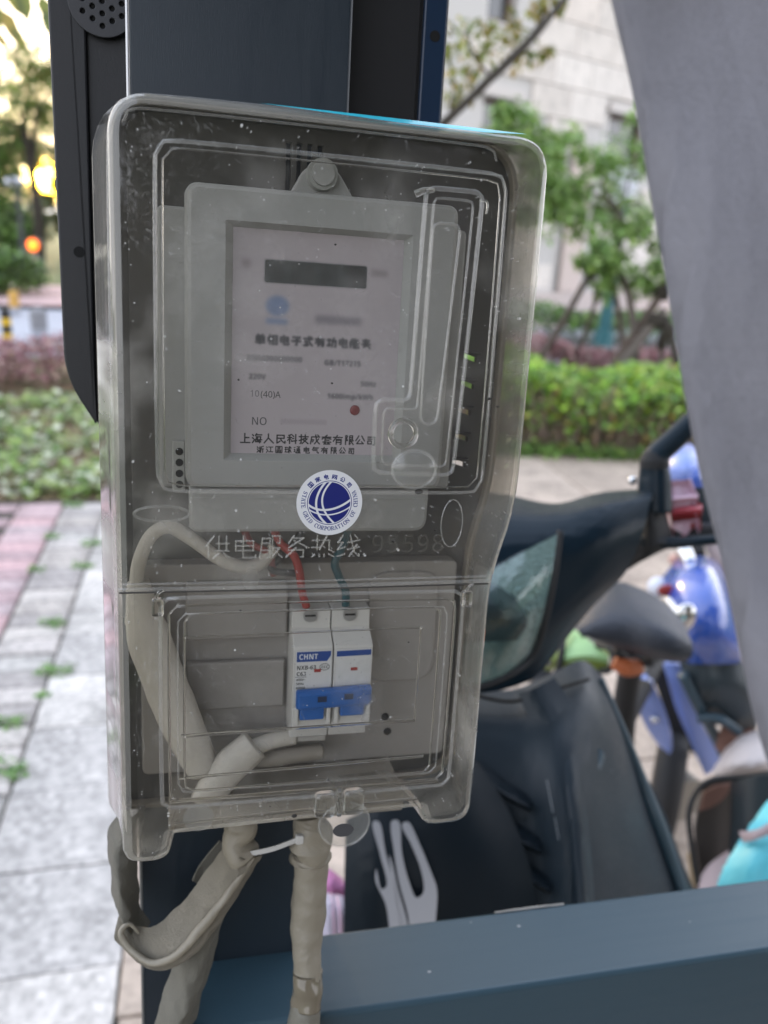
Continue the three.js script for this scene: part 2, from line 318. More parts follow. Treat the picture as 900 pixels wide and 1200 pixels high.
// pavers and slabs, each a piece of its own
const pavement = new THREE.Group(); pavement.name = 'pavement'; pavement.userData.kind = 'structure'; scene.add(pavement);
const footpath = new THREE.Group(); footpath.name = 'footpath'; footpath.userData.kind = 'structure'; scene.add(footpath);
function pieceGeo(w, l, h, ch) { // block with chamfered top, uv in metres
  const x = w / 2, z = l / 2, a = [], r = (dx, y) => [[-x + dx, y, -z + dx], [x - dx, y, -z + dx], [x - dx, y, z - dx], [-x + dx, y, z - dx]];
  const pos = [...r(0, -h), ...r(0, -ch), ...r(ch, 0)].flat(), idx = [];
  for (let k = 0; k < 2; k++) for (let j = 0; j < 4; j++) { const p = k * 4 + j, q = k * 4 + (j + 1) % 4; idx.push(p, p + 4, q, q, p + 4, q + 4); }
  idx.push(8, 10, 9, 8, 11, 10);
  const uv = []; for (let i = 0; i < pos.length; i += 3) uv.push(pos[i] + 0.37, pos[i + 2] + 0.61);
  return toCreasedNormals(geoFrom(pos, idx, uv), 0.3);
}
function tones(list, base, map) { return list.map((k, i) => { const m = map.clone(); m.offset.set(i * 0.237, i * 0.391); m.needsUpdate = true; return std([base[0] * k[0], base[1] * k[1], base[2] * k[2]], 0.88, { map: m, bumpMap: grain, bumpScale: 0.0012 }); }); }
const redTex = paveTex(0.72, 0.625, 0.625, 0.4), greyTex = paveTex(0.71, 0.68, 0.655, 0.45);
const redM = tones([[1, 1, 1], [0.86, 0.84, 0.85], [1.12, 1.12, 1.12], [0.95, 1.02, 1.02], [1.05, 0.96, 0.96]], [1, 1, 1], redTex);
const greyM = tones([[1, 1, 1], [0.8, 0.8, 0.81], [1.12, 1.12, 1.1], [0.93, 0.92, 0.9], [0.87, 0.9, 0.9]], [1, 1, 1], greyTex);
const slabM = tones([[1, 1, 1], [0.93, 0.935, 0.95], [1.05, 1.05, 1.05]], [1, 1, 1], paveTex(0.735, 0.712, 0.685, 0.5));
const slabPinkM = tones([[1, 1, 1], [0.94, 0.93, 0.92], [1.05, 1.05, 1.05]], [1, 1, 1], paveTex(0.7, 0.635, 0.575, 0.35));
const paverG = pieceGeo(0.203, 0.095, 0.05, 0.007), slabG = pieceGeo(0.324, 0.2865, 0.05, 0.002), pathG = pieceGeo(0.593, 0.593, 0.05, 0.003);
function lay(parent, name, geo, m, u, v, tilt = 0.006, lift = 0.002) {
  const o = new THREE.Mesh(geo, m); o.name = name; o.position.copy(gp(u, v, rr(-lift, lift))); o.rotation.set(rr(-tilt, tilt), STREET + rr(-0.012, 0.012), rr(-tilt, tilt)); o.castShadow = o.receiveShadow = true; parent.add(o);
}
for (let v = 1.0; v < 4.3; v += 0.1065) {
  lay(pavement, 'paver', paverG, greyM[Math.floor(rnd() * 5)], -0.108, v, 0.012, 0.003);
  const odd = Math.round((v - 1) / 0.1065) % 2;
  if (v > 1.5) for (let k = 0; k < 4; k++) lay(pavement, 'paver', paverG, redM[Math.floor(rnd() * 5)], -0.108 - 0.213 * (k + 1) - (odd ? 0.1 : 0) + (k === 0 && odd ? 0.1 : 0) - (odd && k > 0 ? 0 : 0), v, 0.012, 0.003);
}
for (let v = 0.22; v < 4.4; v += 0.29) lay(pavement, 'paving_slab', slabG, slabM[Math.floor(rnd() * 3)], 0.165, v + 0.09, 0.004, 0.0015);
for (let v = -0.3; v < 5.2; v += 0.6) for (let u = 0; u < 6; u++) lay(footpath, 'path_slab', pathG, slabPinkM[Math.floor(rnd() * 3)], 0.63 + u * 0.6, Math.min(v, 4.9), 0.002, 0.001);

// leaves
function leafCloud(n, sample, size, palette, droop = 0.35) {
  const pos = [], col = [], idx = [];
  for (let i = 0; i < n; i++) {
    const p = sample(i), s = size * rr(0.6, 1.3), yaw = rr(0, 6.283), tilt = rr(-0.9, 0.9) - droop, c = palette[Math.floor(rnd() * palette.length)], k = rr(0.75, 1.25);
    const d = V3(Math.cos(yaw) * Math.cos(tilt), Math.sin(tilt), Math.sin(yaw) * Math.cos(tilt)), w = V3(-Math.sin(yaw), rr(-0.4, 0.4), Math.cos(yaw)).multiplyScalar(0.28 * s), b = pos.length / 3;
    const q = [p, p.clone().addScaledVector(d, 0.45 * s).add(w).add(V3(0, 0.06 * s, 0)), p.clone().addScaledVector(d, s), p.clone().addScaledVector(d, 0.45 * s).sub(w).add(V3(0, 0.06 * s, 0))];
    for (const v of q) { pos.push(v.x, v.y, v.z); col.push(c[0] * k, c[1] * k, c[2] * k); }
    idx.push(b, b + 1, b + 2, b, b + 2, b + 3);
  }
  const g = geoFrom(pos, idx); g.setAttribute('color', new THREE.Float32BufferAttribute(col, 3)); return g;
}
const inBall = (c, r, sq = 1) => { for (;;) { const v = V3(rr(-1, 1), rr(-1, 1), rr(-1, 1)); if (v.lengthSq() < 1) { const l = v.length(); v.multiplyScalar(r * Math.pow(l, -0.35) * (l > 0.05 ? 1 : 0)); return V3(c.x + v.x, c.y + v.y * sq, c.z + v.z); } } };
function colouredPart(parent, name, g, m = leafM) { const b = bases.get(rootOf(parent)); g.translate(-b.x, -b.y, -b.z); const o = new THREE.Mesh(g, m); o.name = name; o.castShadow = o.receiveShadow = true; parent.add(o); return o; }
// clumps: [centre, radius]; twigs run from a limb's end to the clumps
function crown(clumps, per, size, palette, sub = 6) {
  const spots = []; for (const [c, r] of clumps) for (let k = 0; k < sub; k++) spots.push([inBall(c, r * (sub > 12 ? 1.0 : 0.8)), r * (sub > 12 ? 0.36 : 0.42) * rr(0.6, 1.2)]);
  return leafCloud(per * spots.length, (i) => { const [c, r] = spots[i % spots.length]; return inBall(c, r, 0.8); }, size, palette);
}
function tree(name, label, base, trunkPts, radii, clumps, per, size, palette, bark, group, sub) {
  const t = thing(name, label, 'tree', base, group);
  part(t, 'trunk', tube(trunkPts, radii, { wob: 0.12, rad: 8 }), bark);
  const from = trunkPts[trunkPts.length - 1];
  part(t, 'limbs', clumps.map(([c, r]) => tube([trunkPts[Math.max(0, trunkPts.length - 2)].clone().lerp(from, rr(0.3, 1)), c.clone().lerp(from, 0.5).add(V3(rr(-0.2, 0.2) * r, rr(0, 0.3) * r, rr(-0.2, 0.2) * r)), c], [radii[radii.length - 1] * 0.7, radii[radii.length - 1] * 0.4, radii[radii.length - 1] * 0.15], { rad: 5, seg: 8 })), bark);
  colouredPart(t, 'crown', crown(clumps, per, size, palette, sub));
  return t;
}
const lime = [[0.28, 0.5, 0.02], [0.22, 0.44, 0.02], [0.36, 0.56, 0.03], [0.16, 0.32, 0.02], [0.45, 0.5, 0.04], [0.1, 0.22, 0.03], [0.26, 0.42, 0.04]];
const fresh = [[0.17, 0.33, 0.05], [0.13, 0.28, 0.04], [0.22, 0.38, 0.06], [0.1, 0.2, 0.035], [0.26, 0.4, 0.09]];
const young = [[0.24, 0.4, 0.09], [0.19, 0.34, 0.07], [0.29, 0.44, 0.11], [0.14, 0.26, 0.05], [0.34, 0.46, 0.12]];
const deep = [[0.05, 0.1, 0.02], [0.07, 0.12, 0.03], [0.04, 0.08, 0.02]];
const olive = [[0.2, 0.21, 0.03], [0.14, 0.17, 0.03], [0.24, 0.2, 0.04], [0.1, 0.14, 0.03], [0.28, 0.2, 0.05]];
const plum = [[0.3, 0.11, 0.13], [0.42, 0.2, 0.21], [0.22, 0.09, 0.1], [0.46, 0.3, 0.26], [0.2, 0.12, 0.08]];

// ---- hedges and beds on the far side of the footpath
function hedge(name, label, a, b, depth, h, opts) {
  const t = thing(name, label, opts.category ?? 'hedge', a.clone().lerp(b, 0.5).setY(0));
  const along = b.clone().sub(a), back = V3(-along.z, 0, along.x).normalize().multiplyScalar(-depth); if (back.z > 0) back.negate();
  const top = (s) => h * (0.88 + 0.12 * Math.sin(s * 9.3) + 0.07 * Math.sin(s * 23.1 + 1));
  colouredPart(t, 'foliage', leafCloud(opts.n, () => { const s = rnd(), q = rnd(), y = Math.pow(rnd(), opts.up ?? 0.35); return a.clone().addScaledVector(along, s).addScaledVector(back, q * (0.85 + 0.2 * Math.sin(s * 31)) + rr(-0.06, 0.03)).setY(top(s) * (opts.low + (1 - opts.low) * y) * (1 - 0.12 * Math.pow(Math.abs(q - 0.5) * 2, 3)) + rr(-0.02, 0.03)); }, opts.size, opts.palette, opts.droop ?? 0.1)).userData.kind = 'stuff';
  if (opts.mixed) colouredPart(t, 'lower_leaves', leafCloud(1700, () => { const s = rnd(), k = Math.sin(s * 41) + Math.sin(s * 17 + 2); return a.clone().addScaledVector(along, s).addScaledVector(back, rr(-0.06, 0.25)).setY(h * rr(0.08, 0.62 + 0.1 * k)); }, 0.06, [[0.14, 0.26, 0.03], [0.1, 0.18, 0.03], [0.2, 0.3, 0.04], [0.26, 0.16, 0.08], [0.2, 0.11, 0.06], [0.5, 0.36, 0.08]])).userData.kind = 'stuff';
  if (opts.stems) {
    const list = []; for (let i = 0; i < opts.stems; i++) { const s = rnd(), q = Math.pow(rnd(), 1.6), p = a.clone().addScaledVector(along, s).addScaledVector(back, q + 0.03).setY(-0.02), e = p.clone().add(V3(rr(-0.12, 0.12), h * rr(0.5, 0.85), rr(-0.1, 0.1))); list.push(tube([p, p.clone().lerp(e, 0.5).add(V3(rr(-0.05, 0.05), 0, rr(-0.05, 0.05))), e], [0.008, 0.006, 0.003], { rad: 4, seg: 4 })); }
    part(t, 'stems', list, mat.twig).userData.kind = 'stuff';
  }
  return t;
}
const hA = G(480, 527), hB = G(940, 547);
hedge('clipped_hedge', 'bright lime green hedge with bare brown stems below, behind the footpath', hA, hB, 1.3, 0.62, { n: 12000, low: 0.36, up: 0.42, droop: 0.25, size: 0.075, palette: lime, stems: 1300, mixed: 1 });
tag(colouredTop('ground_cover', leafCloud(5200, () => { const s = rnd(); return hA.clone().lerp(hB, s).add(V3(rr(-0.05, 0.05), 0, rr(-0.35, 0.08))).setY(rr(0.0, 0.09)); }, 0.05, fresh)), 'low leafy green ground cover along the foot of the lime hedge', 'ground cover', null, 'stuff');
function colouredTop(name, g) { const o = new THREE.Mesh(g, leafM); o.name = name; o.castShadow = o.receiveShadow = true; scene.add(o); return o; }
hedge('red_shrub_bed', 'dull red and pink leaved shrubs in a band behind the lime hedge', G(540, 447), G(900, 470), 1.0, 0.42, { n: 6500, low: 0.2, size: 0.08, palette: plum, category: 'shrubs' });
hedge('low_hedge', 'low mid green hedge at the foot of the pale stone building', G(540, 402), G(900, 412), 1.4, 0.5, { n: 6000, low: 0.1, size: 0.1, palette: fresh.concat(deep) });
// ---- left verge
const verge = (u0, u1, v0, v1) => gp(rr(u0, u1), v0 + (v1 - v0) * Math.pow(rnd(), 1.2), 0);
tag(colouredTop('grass_verge', leafCloud(5200, () => { for (;;) { const p = verge(-3.2, 0.1, 4.36, 6.9), q = Math.sin(p.x * 7.3 + 2) * Math.sin(p.z * 5.7) + 0.5 * Math.sin(p.x * 17 + p.z * 13); if (q > -0.25 || rnd() < 0.15) return p.setY(rr(-0.01, 0.07)); } }, 0.085, [[0.24, 0.36, 0.07], [0.32, 0.44, 0.1], [0.15, 0.26, 0.05], [0.42, 0.52, 0.16], [0.6, 0.62, 0.46], [0.1, 0.17, 0.04]])), 'patchy green weeds and grass on bare soil beyond the pavers', 'grass', null, 'stuff');
tag(colouredTop('fallen_leaves', leafCloud(1500, () => verge(-3.2, 0.1, 4.36, 6.9).setY(rr(0.0, 0.02)), 0.06, [[0.3, 0.24, 0.15], [0.4, 0.35, 0.27], [0.22, 0.15, 0.08]], 0)), 'dry brown leaves lying among the weeds on the verge', 'leaves', null, 'stuff');
hedge('red_shrub_hedge', 'pinkish red leaved hedge with dark foot at the edge of the road', gp(-5.2, 7.1), gp(0.4, 7.1), 1.1, 0.4, { n: 8000, low: 0.15, up: 0.6, size: 0.07, palette: plum, stems: 200 });
for (const [u, v, r, l] of [[-1.62, 6.85, 0.17, 'bright green shrub growing through the front of the pinkish red hedge'], [-2.25, 6.7, 0.11, 'small yellow green plant at the foot of the pinkish red hedge']]) {
  const c = gp(u, v, r + 0.1), t = thing('green_shrub', l, 'shrub', gp(u, v));
  part(t, 'stem', [0, 1, 2, 3].map(() => tube([gp(u, v), gp(u + rr(-0.1, 0.1), v, r), inBall(c, r * 0.7)], [0.006, 0.005, 0.003], { rad: 4, seg: 5 })), mat.bark);
  colouredPart(t, 'foliage', leafCloud(420, () => inBall(c, r), 0.07, lime.concat([[0.35, 0.42, 0.12]])));
}
hedge('far_hedge', 'clipped green hedge beyond the pale road', G(-110, 354), G(57, 348), 2.2, 0.72, { n: 9000, low: 0.1, up: 0.6, size: 0.13, palette: fresh.concat(deep) });
// weeds in the joints
const weedSpots = [[61, 629], [108, 638], [97, 664], [42, 668], [62, 731], [66, 787], [4, 848], [5, 905], [86, 592], [50, 816]];
const weedLabels = ['small weed in the joint where red and grey pavers meet, near the verge', 'weed tuft beside the meter box where grey pavers meet the slabs, farther of two', 'weed tuft beside the meter box where grey pavers meet the slabs, nearer of two', 'tiny weed at the edge of the red pavers', 'flat weed between two grey pavers', 'largest green weed tuft, growing in the joint between grey pavers and pale slabs', 'leafy weed on the grey pavers at the very edge of the picture', 'dark green weed in a soil gap where a paver is missing', 'faint weed at the seam of pavers and verge', 'sparse sprig in the joint below the largest weed tuft'];
weedSpots.forEach(([x, y], i) => {
  const p = G(x, y), k = [0.035, 0.04, 0.04, 0.03, 0.045, 0.055, 0.05, 0.06, 0.05, 0.02][i], t = thing('weed_tuft', weedLabels[i], 'weed', p, 'weeds in the paving joints');
  colouredPart(t, 'leaves', leafCloud(Math.round(1400 * k), () => p.clone().add(V3(rr(-1, 1) * k, rr(0, 0.4) * k, rr(-1, 1) * k * 0.55)), 0.022, [[0.1, 0.24, 0.04], [0.16, 0.32, 0.06], [0.22, 0.36, 0.1]]));
});

// ---- pale stone building
{
  const Q = G(620, 384), e = V3(0.77, 0, -0.638).normalize(), n = V3(0.638, 0, 0.77).normalize();
  const F = (px, py) => { const v = P(px, py, 1).sub(camera.position), t = Q.clone().sub(camera.position).dot(n) / v.dot(n), h = camera.position.clone().addScaledVector(v, t); return [h.clone().sub(Q).dot(e), h.y]; };
  const frame = new THREE.Matrix4().makeBasis(e, V3(0, 1, 0), n).setPosition(Q.clone().setY(0));
  const b = thing('stone_building', 'pale stone clad building with small dark windows behind the trees', 'building', Q.clone().setY(0));
  const X0 = -2.2, X1 = 12, H = 12;
  const wins = [[572, -40, 612, 21], [564, 119, 604, 175], [706, 141, 760, 215], [613, 346, 634, 368], [686, 316, 703, 337]].map(([a, c, d, f]) => { const p = F(a, f), q = F(d, c); return [p[0], p[1], q[0], q[1]]; });
  const facade = new THREE.ExtrudeGeometry(shapeOf(rectPts(X0, -0.2, X1, H), wins.map(([a, c, d, f]) => rectPts(a, c, d, f))), { depth: 0.3, bevelEnabled: false }).translate(0, 0, -0.32);
  const stone = std([1, 1, 1], 0.8, { map: paveTex(0.95, 0.92, 0.89, 0.1), bumpMap: grain, bumpScale: 0.002 });
  part(b, 'wall', facade.applyMatrix4(frame), std([0.5, 0.47, 0.44], 0.85));
  part(b, 'side_wall', box(X0, -0.2, -8, X0 + 0.3, H, -0.33, 0.001).applyMatrix4(frame), stone);
  part(b, 'roof', box(X0 - 0.3, H + 0.002, -8.2, X1 + 0.3, H + 0.3, 0.3, 0.01).applyMatrix4(frame), std([0.4, 0.38, 0.36], 0.8));
  part(b, 'interior', box(X0 + 0.4, -0.2, -1.6, X1 - 0.1, H - 0.05, -1.5, 0.001).applyMatrix4(frame), std([0.08, 0.07, 0.06], 0.9));
  part(b, 'plinth', box(X0, -0.2, 0.03, X1, 0.55, 0.1, 0.01).applyMatrix4(frame), std([0.5, 0.42, 0.38], 0.8));
  const px = F(652, 330)[0]; part(b, 'pilaster', box(px, 0.56, 0.032, px + 0.5, 2.7, 0.09, 0.01).applyMatrix4(frame), std([0.55, 0.45, 0.4], 0.8));
  const bb = bases.get(b), tw = 0.86, th = 0.42, tg = new RoundedBoxGeometry(tw - 0.014, th - 0.012, 0.04, 1, 0.004);
  for (let i = 0, p = tg.attributes.position, u = tg.attributes.uv; i < p.count; i++) u.setXY(i, p.getX(i), p.getY(i));
  const tm = tones([[1, 1, 1], [0.95, 0.94, 0.93], [1.04, 1.04, 1.04], [0.98, 0.95, 0.93], [0.9, 0.89, 0.88]], [0.75, 0.73, 0.71], stone.map);
  const q = new THREE.Quaternion().setFromRotationMatrix(frame);
  for (let r = 0; r < 19; r++) for (let c = 0; c < 11; c++) {
    const x = X0 + (c + (r % 2 ? 0.5 : 0)) * tw + tw / 2, y = 0.56 + th / 2 + r * th;
    if (wins.some(([a, d, f, g]) => x + tw / 2 > a - 0.03 && x - tw / 2 < f + 0.03 && y + th / 2 > d - 0.03 && y - th / 2 < g + 0.03)) continue;
    if (x + tw / 2 > px - 0.01 && x - tw / 2 < px + 0.51 && y < 2.75) continue;
    const m = new THREE.Mesh(tg, tm[Math.floor(rnd() * 5)]); m.name = 'stone_tile'; m.position.copy(V3(x, y, rr(-0.002, 0.002)).applyMatrix4(frame).sub(bb)); m.quaternion.copy(q); m.castShadow = m.receiveShadow = true; b.add(m);
  }
  const glassD = phy([0.05, 0.055, 0.06], 0.1, { clearcoat: 1 }), woodF = std([0.14, 0.09, 0.07], 0.6), greyF = std([0.25, 0.25, 0.26], 0.6);
  wins.forEach(([a, c, d, f], i) => {
    const w = part(b, 'window', box(a + 0.05, c + 0.05, -0.2, d - 0.05, f - 0.05, -0.18, 0.002).applyMatrix4(frame), i > 2 ? greyF : glassD);
    part(w, 'frame', slab(rectPts(a, c, d, f), -0.24, -0.14, 0.004, [rectPts(a + 0.06, c + 0.06, d - 0.06, f - 0.06).reverse()]).applyMatrix4(frame), i > 2 ? greyF : woodF);
    part(w, 'lintel', box(a - 0.12, f + 0.002, 0.024, d + 0.12, f + 0.14, 0.09, 0.01).applyMatrix4(frame), std([0.55, 0.5, 0.46], 0.8));
    if (i > 2) for (let k = 0; k < 5; k++) part(w, 'louver', box(a + 0.06, c + 0.07 + k * (f - c - 0.12) / 5, -0.178, d - 0.06, c + 0.1 + k * (f - c - 0.12) / 5, -0.15, 0.002).applyMatrix4(frame), greyF);
  });
}
// ---- lamp post and trees
{
  const p = G(705, 413), d = -p.clone().applyMatrix4(camera.matrixWorldInverse).z, top = P(712, 120, d);
  const t = thing('lamp_post', 'teal painted lamp post standing among the wooden tree props', 'lamp post', p);
  const up = V3(p.x, 0, p.z);
  part(t, 'pole', tube([up.clone().setY(0), up.clone().setY(1.0), up.clone().setY(1.85)], [0.085, 0.078, 0.06], { rad: 12, seg: 6 }), mat.tealPaint);
  part(t, 'base', new THREE.CylinderGeometry(0.12, 0.14, 0.3, 14).translate(p.x, 0.15, p.z), mat.tealPaint);
  part(t, 'collar', new THREE.CylinderGeometry(0.11, 0.11, 0.06, 14).translate(p.x, 0.75, p.z), mat.tealPaint);
  part(t, 'lantern', new THREE.CylinderGeometry(0.2, 0.12, 0.4, 12).translate(p.x, 2.05, p.z), mat.lamp);
}
{
  const b = G(743, 492), d = -b.clone().applyMatrix4(camera.matrixWorldInverse).z, q = (x, y, k = d) => P(x, y, k);
  tree('young_tree', 'young bright green tree held by wooden props behind the lime hedge', b, [b.clone().setY(-0.05), q(744, 420), q(738, 350), q(722, 300), q(728, 240)], [0.045, 0.04, 0.035, 0.028, 0.02],
    [[q(690, 225), 0.27], [q(735, 215), 0.36], [q(668, 190), 0.28], [q(720, 270), 0.3], [q(665, 255), 0.24], [q(755, 170, d + 0.3), 0.3], [q(765, 260), 0.3], [q(720, 320), 0.2], [q(780, 330), 0.22], [q(700, 300, d - 0.2), 0.16], [q(640, 215), 0.16]], 36, 0.07, young, mat.bark, null, 17);
  const b2 = G(585, 440), d2 = -b2.clone().applyMatrix4(camera.matrixWorldInverse).z;
  tree('young_tree', 'pale green tree peeping over the corner of the meter box', b2, [b2.clone().setY(-0.05), q(592, 330, d2), q(600, 220, d2)], [0.06, 0.045, 0.03],
    [[q(600, 160, d2), 0.42], [q(640, 175, d2), 0.3], [q(580, 150, d2), 0.3], [q(650, 210, d2), 0.26], [q(620, 240, d2), 0.3]], 60, 0.1, young, mat.bark, null, 9);
  // props: [foot px, head px, radius, label, material]
  const props = [[[648, 395], [692, 318], 0.034, 'wooden prop leaning to the young tree from the low hedge, thinnest light one', 'bark', 0.9], [[703, 448], [776, 342], 0.042, 'dark brown wooden prop with its foot in the lime hedge, upper of two', 'wood', 0], [[694, 466], [768, 376], 0.042, 'grey brown wooden prop with its foot in the lime hedge, lower of two', 'bark', -0.25],
    [[804, 478], [784, 388], 0.034, 'dark wooden prop standing almost upright beside the grey cloth', 'darkBark', -0.3], [[729, 400], [716, 320], 0.03, 'short wooden prop close behind the teal lamp post', 'bark', 0.8], [[766, 460], [776, 400], 0.026, 'pale wooden prop between the tree trunk and the grey cloth', 'bark', 0.3], [[680, 402], [700, 345], 0.022, 'thin far wooden prop beside the teal lamp post', 'bark', 1.2]];
  for (const [f, h, r, l, m, dz] of props) {
    const a = q(f[0], f[1], d + dz), c = q(h[0], h[1], d + dz * 0.6), foot = a.clone().lerp(c, -(a.y + 0.05) / (c.y - a.y)), t = thing('tree_prop', l, 'wooden pole', foot.clone(), 'wooden props of the young tree');
    part(t, 'pole', tube([foot, a.clone().lerp(c, 0.5).add(V3(0.01, 0, 0)), c.clone().addScaledVector(c.clone().sub(a).normalize(), 0.12)], [r, r * 0.95, r * 0.85], { rad: 8, wob: 0.1 }), mat[m]);
    part(t, 'binding', tube([c.clone().add(V3(0, -0.07, 0)), c, c.clone().add(V3(0, 0.06, 0))], [r * 1.5, r * 1.9, r * 1.5], { rad: 8, wob: 0.15 }), mat.darkBark);
  }
}
{ // branch above the building, from a street tree whose trunk stands behind the post
  const q = (x, y, d = 4.2) => P(x, y, d), b = V3(q(380, 400).x, 0, q(380, 400).z);
  const t = thing('street_tree', 'dark branch with olive and yellow leaves reaching across the stone building', 'tree', b);
  part(t, 'trunk', tube([b.clone().setY(-0.05), b.clone().setY(1.2), q(440, 215)], [0.07, 0.06, 0.04], { rad: 8, wob: 0.1 }), mat.darkBark);
  part(t, 'branch', [tube([q(440, 215), q(527, 138, 4.1), q(575, 92, 4.05), q(620, 48, 4.05), q(664, -4, 4.1), q(690, -30)], [0.034, 0.023, 0.022, 0.024, 0.016, 0.013], { rad: 7, wob: 0.12 }), tube([q(618, 48), q(634, 22), q(640, 5)], [0.012, 0.008, 0.005], { rad: 6 }), tube([q(575, 92), q(560, 70), q(545, 40)], [0.008, 0.006, 0.003], { rad: 6 }), tube([q(527, 138), q(531, 100), q(525, 60)], [0.008, 0.006, 0.003], { rad: 6 })], mat.darkBark);
  const cl = [[532, 35, 0.09], [560, 40, 0.1], [588, 38, 0.1], [610, 45, 0.06], [545, 55, 0.1], [530, 90, 0.09], [545, 85, 0.07], [526, 115, 0.06], [600, 62, 0.08], [622, 62, 0.05], [566, 60, 0.08], [650, 2, 0.05], [630, 5, 0.05], [538, 110, 0.05], [596, 25, 0.05], [520, 60, 0.1], [640, 58, 0.025]];
  colouredPart(t, 'crown', leafCloud(430, (i) => { const c = cl[i % cl.length]; return inBall(q(c[0], c[1]), c[2] * 1.2, 0.7); }, 0.06, olive.map((k) => [k[0] * 1.3, k[1] * 1.3, k[2] * 1.3]), 0.7));
}
{ // near twig hanging into the picture's corner
  const q = (x, y, d = 3.2) => P(x, y, d), b = V3(q(-250, 300).x, 0, q(-250, 300).z - 0.2);
  const t = thing('leaning_tree', 'tree outside the view with large olive leaves hanging into the corner above the sun', 'tree', b);
  part(t, 'trunk', tube([b.clone().setY(-0.05), b.clone().setY(1.8), q(-200, -120)], [0.09, 0.07, 0.04], { rad: 8, wob: 0.1 }), mat.darkBark);
  part(t, 'twig', [tube([q(-200, -120), q(-60, -60), q(20, -35), q(70, -20)], [0.02, 0.01, 0.006, 0.003], { rad: 6 })], mat.darkBark);
  const big = (x, y, ang, l) => { const p = q(x, y), d = q(x + Math.cos(ang) * 40, y + Math.sin(ang) * 40).sub(p).normalize(), w = d.clone().cross(p.clone().sub(camera.position).normalize()).multiplyScalar(l * 0.23), f = p.clone().sub(camera.position).normalize().multiplyScalar(l * 0.06); return [p, p.clone().addScaledVector(d, l * 0.3).add(w).add(f), p.clone().addScaledVector(d, l * 0.7).addScaledVector(w, 0.8).add(f), p.clone().addScaledVector(d, l), p.clone().addScaledVector(d, l * 0.7).addScaledVector(w, -0.8).add(f), p.clone().addScaledVector(d, l * 0.3).sub(w).add(f), p.clone().addScaledVector(d, l * 0.5)]; };
  for (const [x, y, a, l, c] of [[4, -20, 1.0, 0.17, 0], [20, -30, 1.35, 0.2, 1], [2, 10, 1.1, 0.16, 2], [12, 30, 1.0, 0.13, 0], [46, -8, 1.2, 0.15, 1], [52, 10, 1.35, 0.12, 3], [-12, -10, 1.4, 0.18, 1], [30, -32, 0.9, 0.12, 3], [-8, 35, 0.9, 0.1, 2]]) {
    const pts = big(x, y, a, l), g = geoFrom(pts.flatMap((p) => [p.x, p.y, p.z]), [0, 1, 6, 1, 2, 6, 2, 3, 6, 3, 4, 6, 4, 5, 6, 5, 0, 6]), k = olive[c]; g.setAttribute('color', new THREE.Float32BufferAttribute(pts.flatMap(() => [k[0] * 0.8, k[1] * 0.8, k[2] * 0.8]), 3));
    colouredPart(t, 'leaf', g);
  }
}
// trees against the low sun
{
  const q = (x, y, d) => P(x, y, d), far = [
    ['tall backlit tree standing closest to the low sun', 40, 20, [[30, 150, 1.0], [55, 120, 0.9], [10, 110, 1.1], [40, 85, 0.9], [20, 172, 0.7], [-20, 140, 1.2], [75, 100, 1.0], [6, 195, 0.6]], olive.concat(fresh), 120, 0.125],
    ['wide backlit tree behind the street lamp', -40, 24, [[0, 150, 1.4], [-30, 120, 1.6], [20, 130, 1.2], [0, 195, 0.8], [-40, 180, 1.4]], olive.concat(fresh), 110, 0.14],
    ['distant hazy tree behind the low sun', 85, 32, [[70, 120, 1.8], [95, 150, 2.0], [75, 170, 1.4], [50, 175, 1.1], [40, 100, 1.6], [100, 205, 1.6], [62, 225, 0.9], [50, 246, 0.7], [66, 262, 0.6]], deep.concat(olive), 150, 0.16],
    ['dark green tree beside the street lamp, behind the far hedge', 2, 21, [[0, 250, 0.9], [-12, 225, 0.9], [4, 285, 0.8], [-30, 260, 1.2], [14, 268, 0.45]], deep.concat(fresh), 70, 0.2],
    ['dark trunked tree behind the far hedge', 14, 26, [[30, 255, 0.9], [20, 235, 0.8], [42, 275, 0.7], [25, 285, 0.8]], deep.concat(olive), 60, 0.2]];
  for (const [l, x, d, cl, pal, per, s] of far) {
    const c = q(x, 240, d), b = V3(c.x, 0, c.z), k = cl[0];
    tree('park_tree', l, b, [b.clone(), b.clone().setY(1.2).add(V3(0.08, 0, 0)), q(k[0], k[1] + 15, d)], [0.16, 0.13, 0.09], cl.map(([a, e, r]) => [q(a, e, d + rr(-0.8, 0.8)), r]), per, s, pal, mat.darkBark, 'trees beyond the road', 9);
  }
}
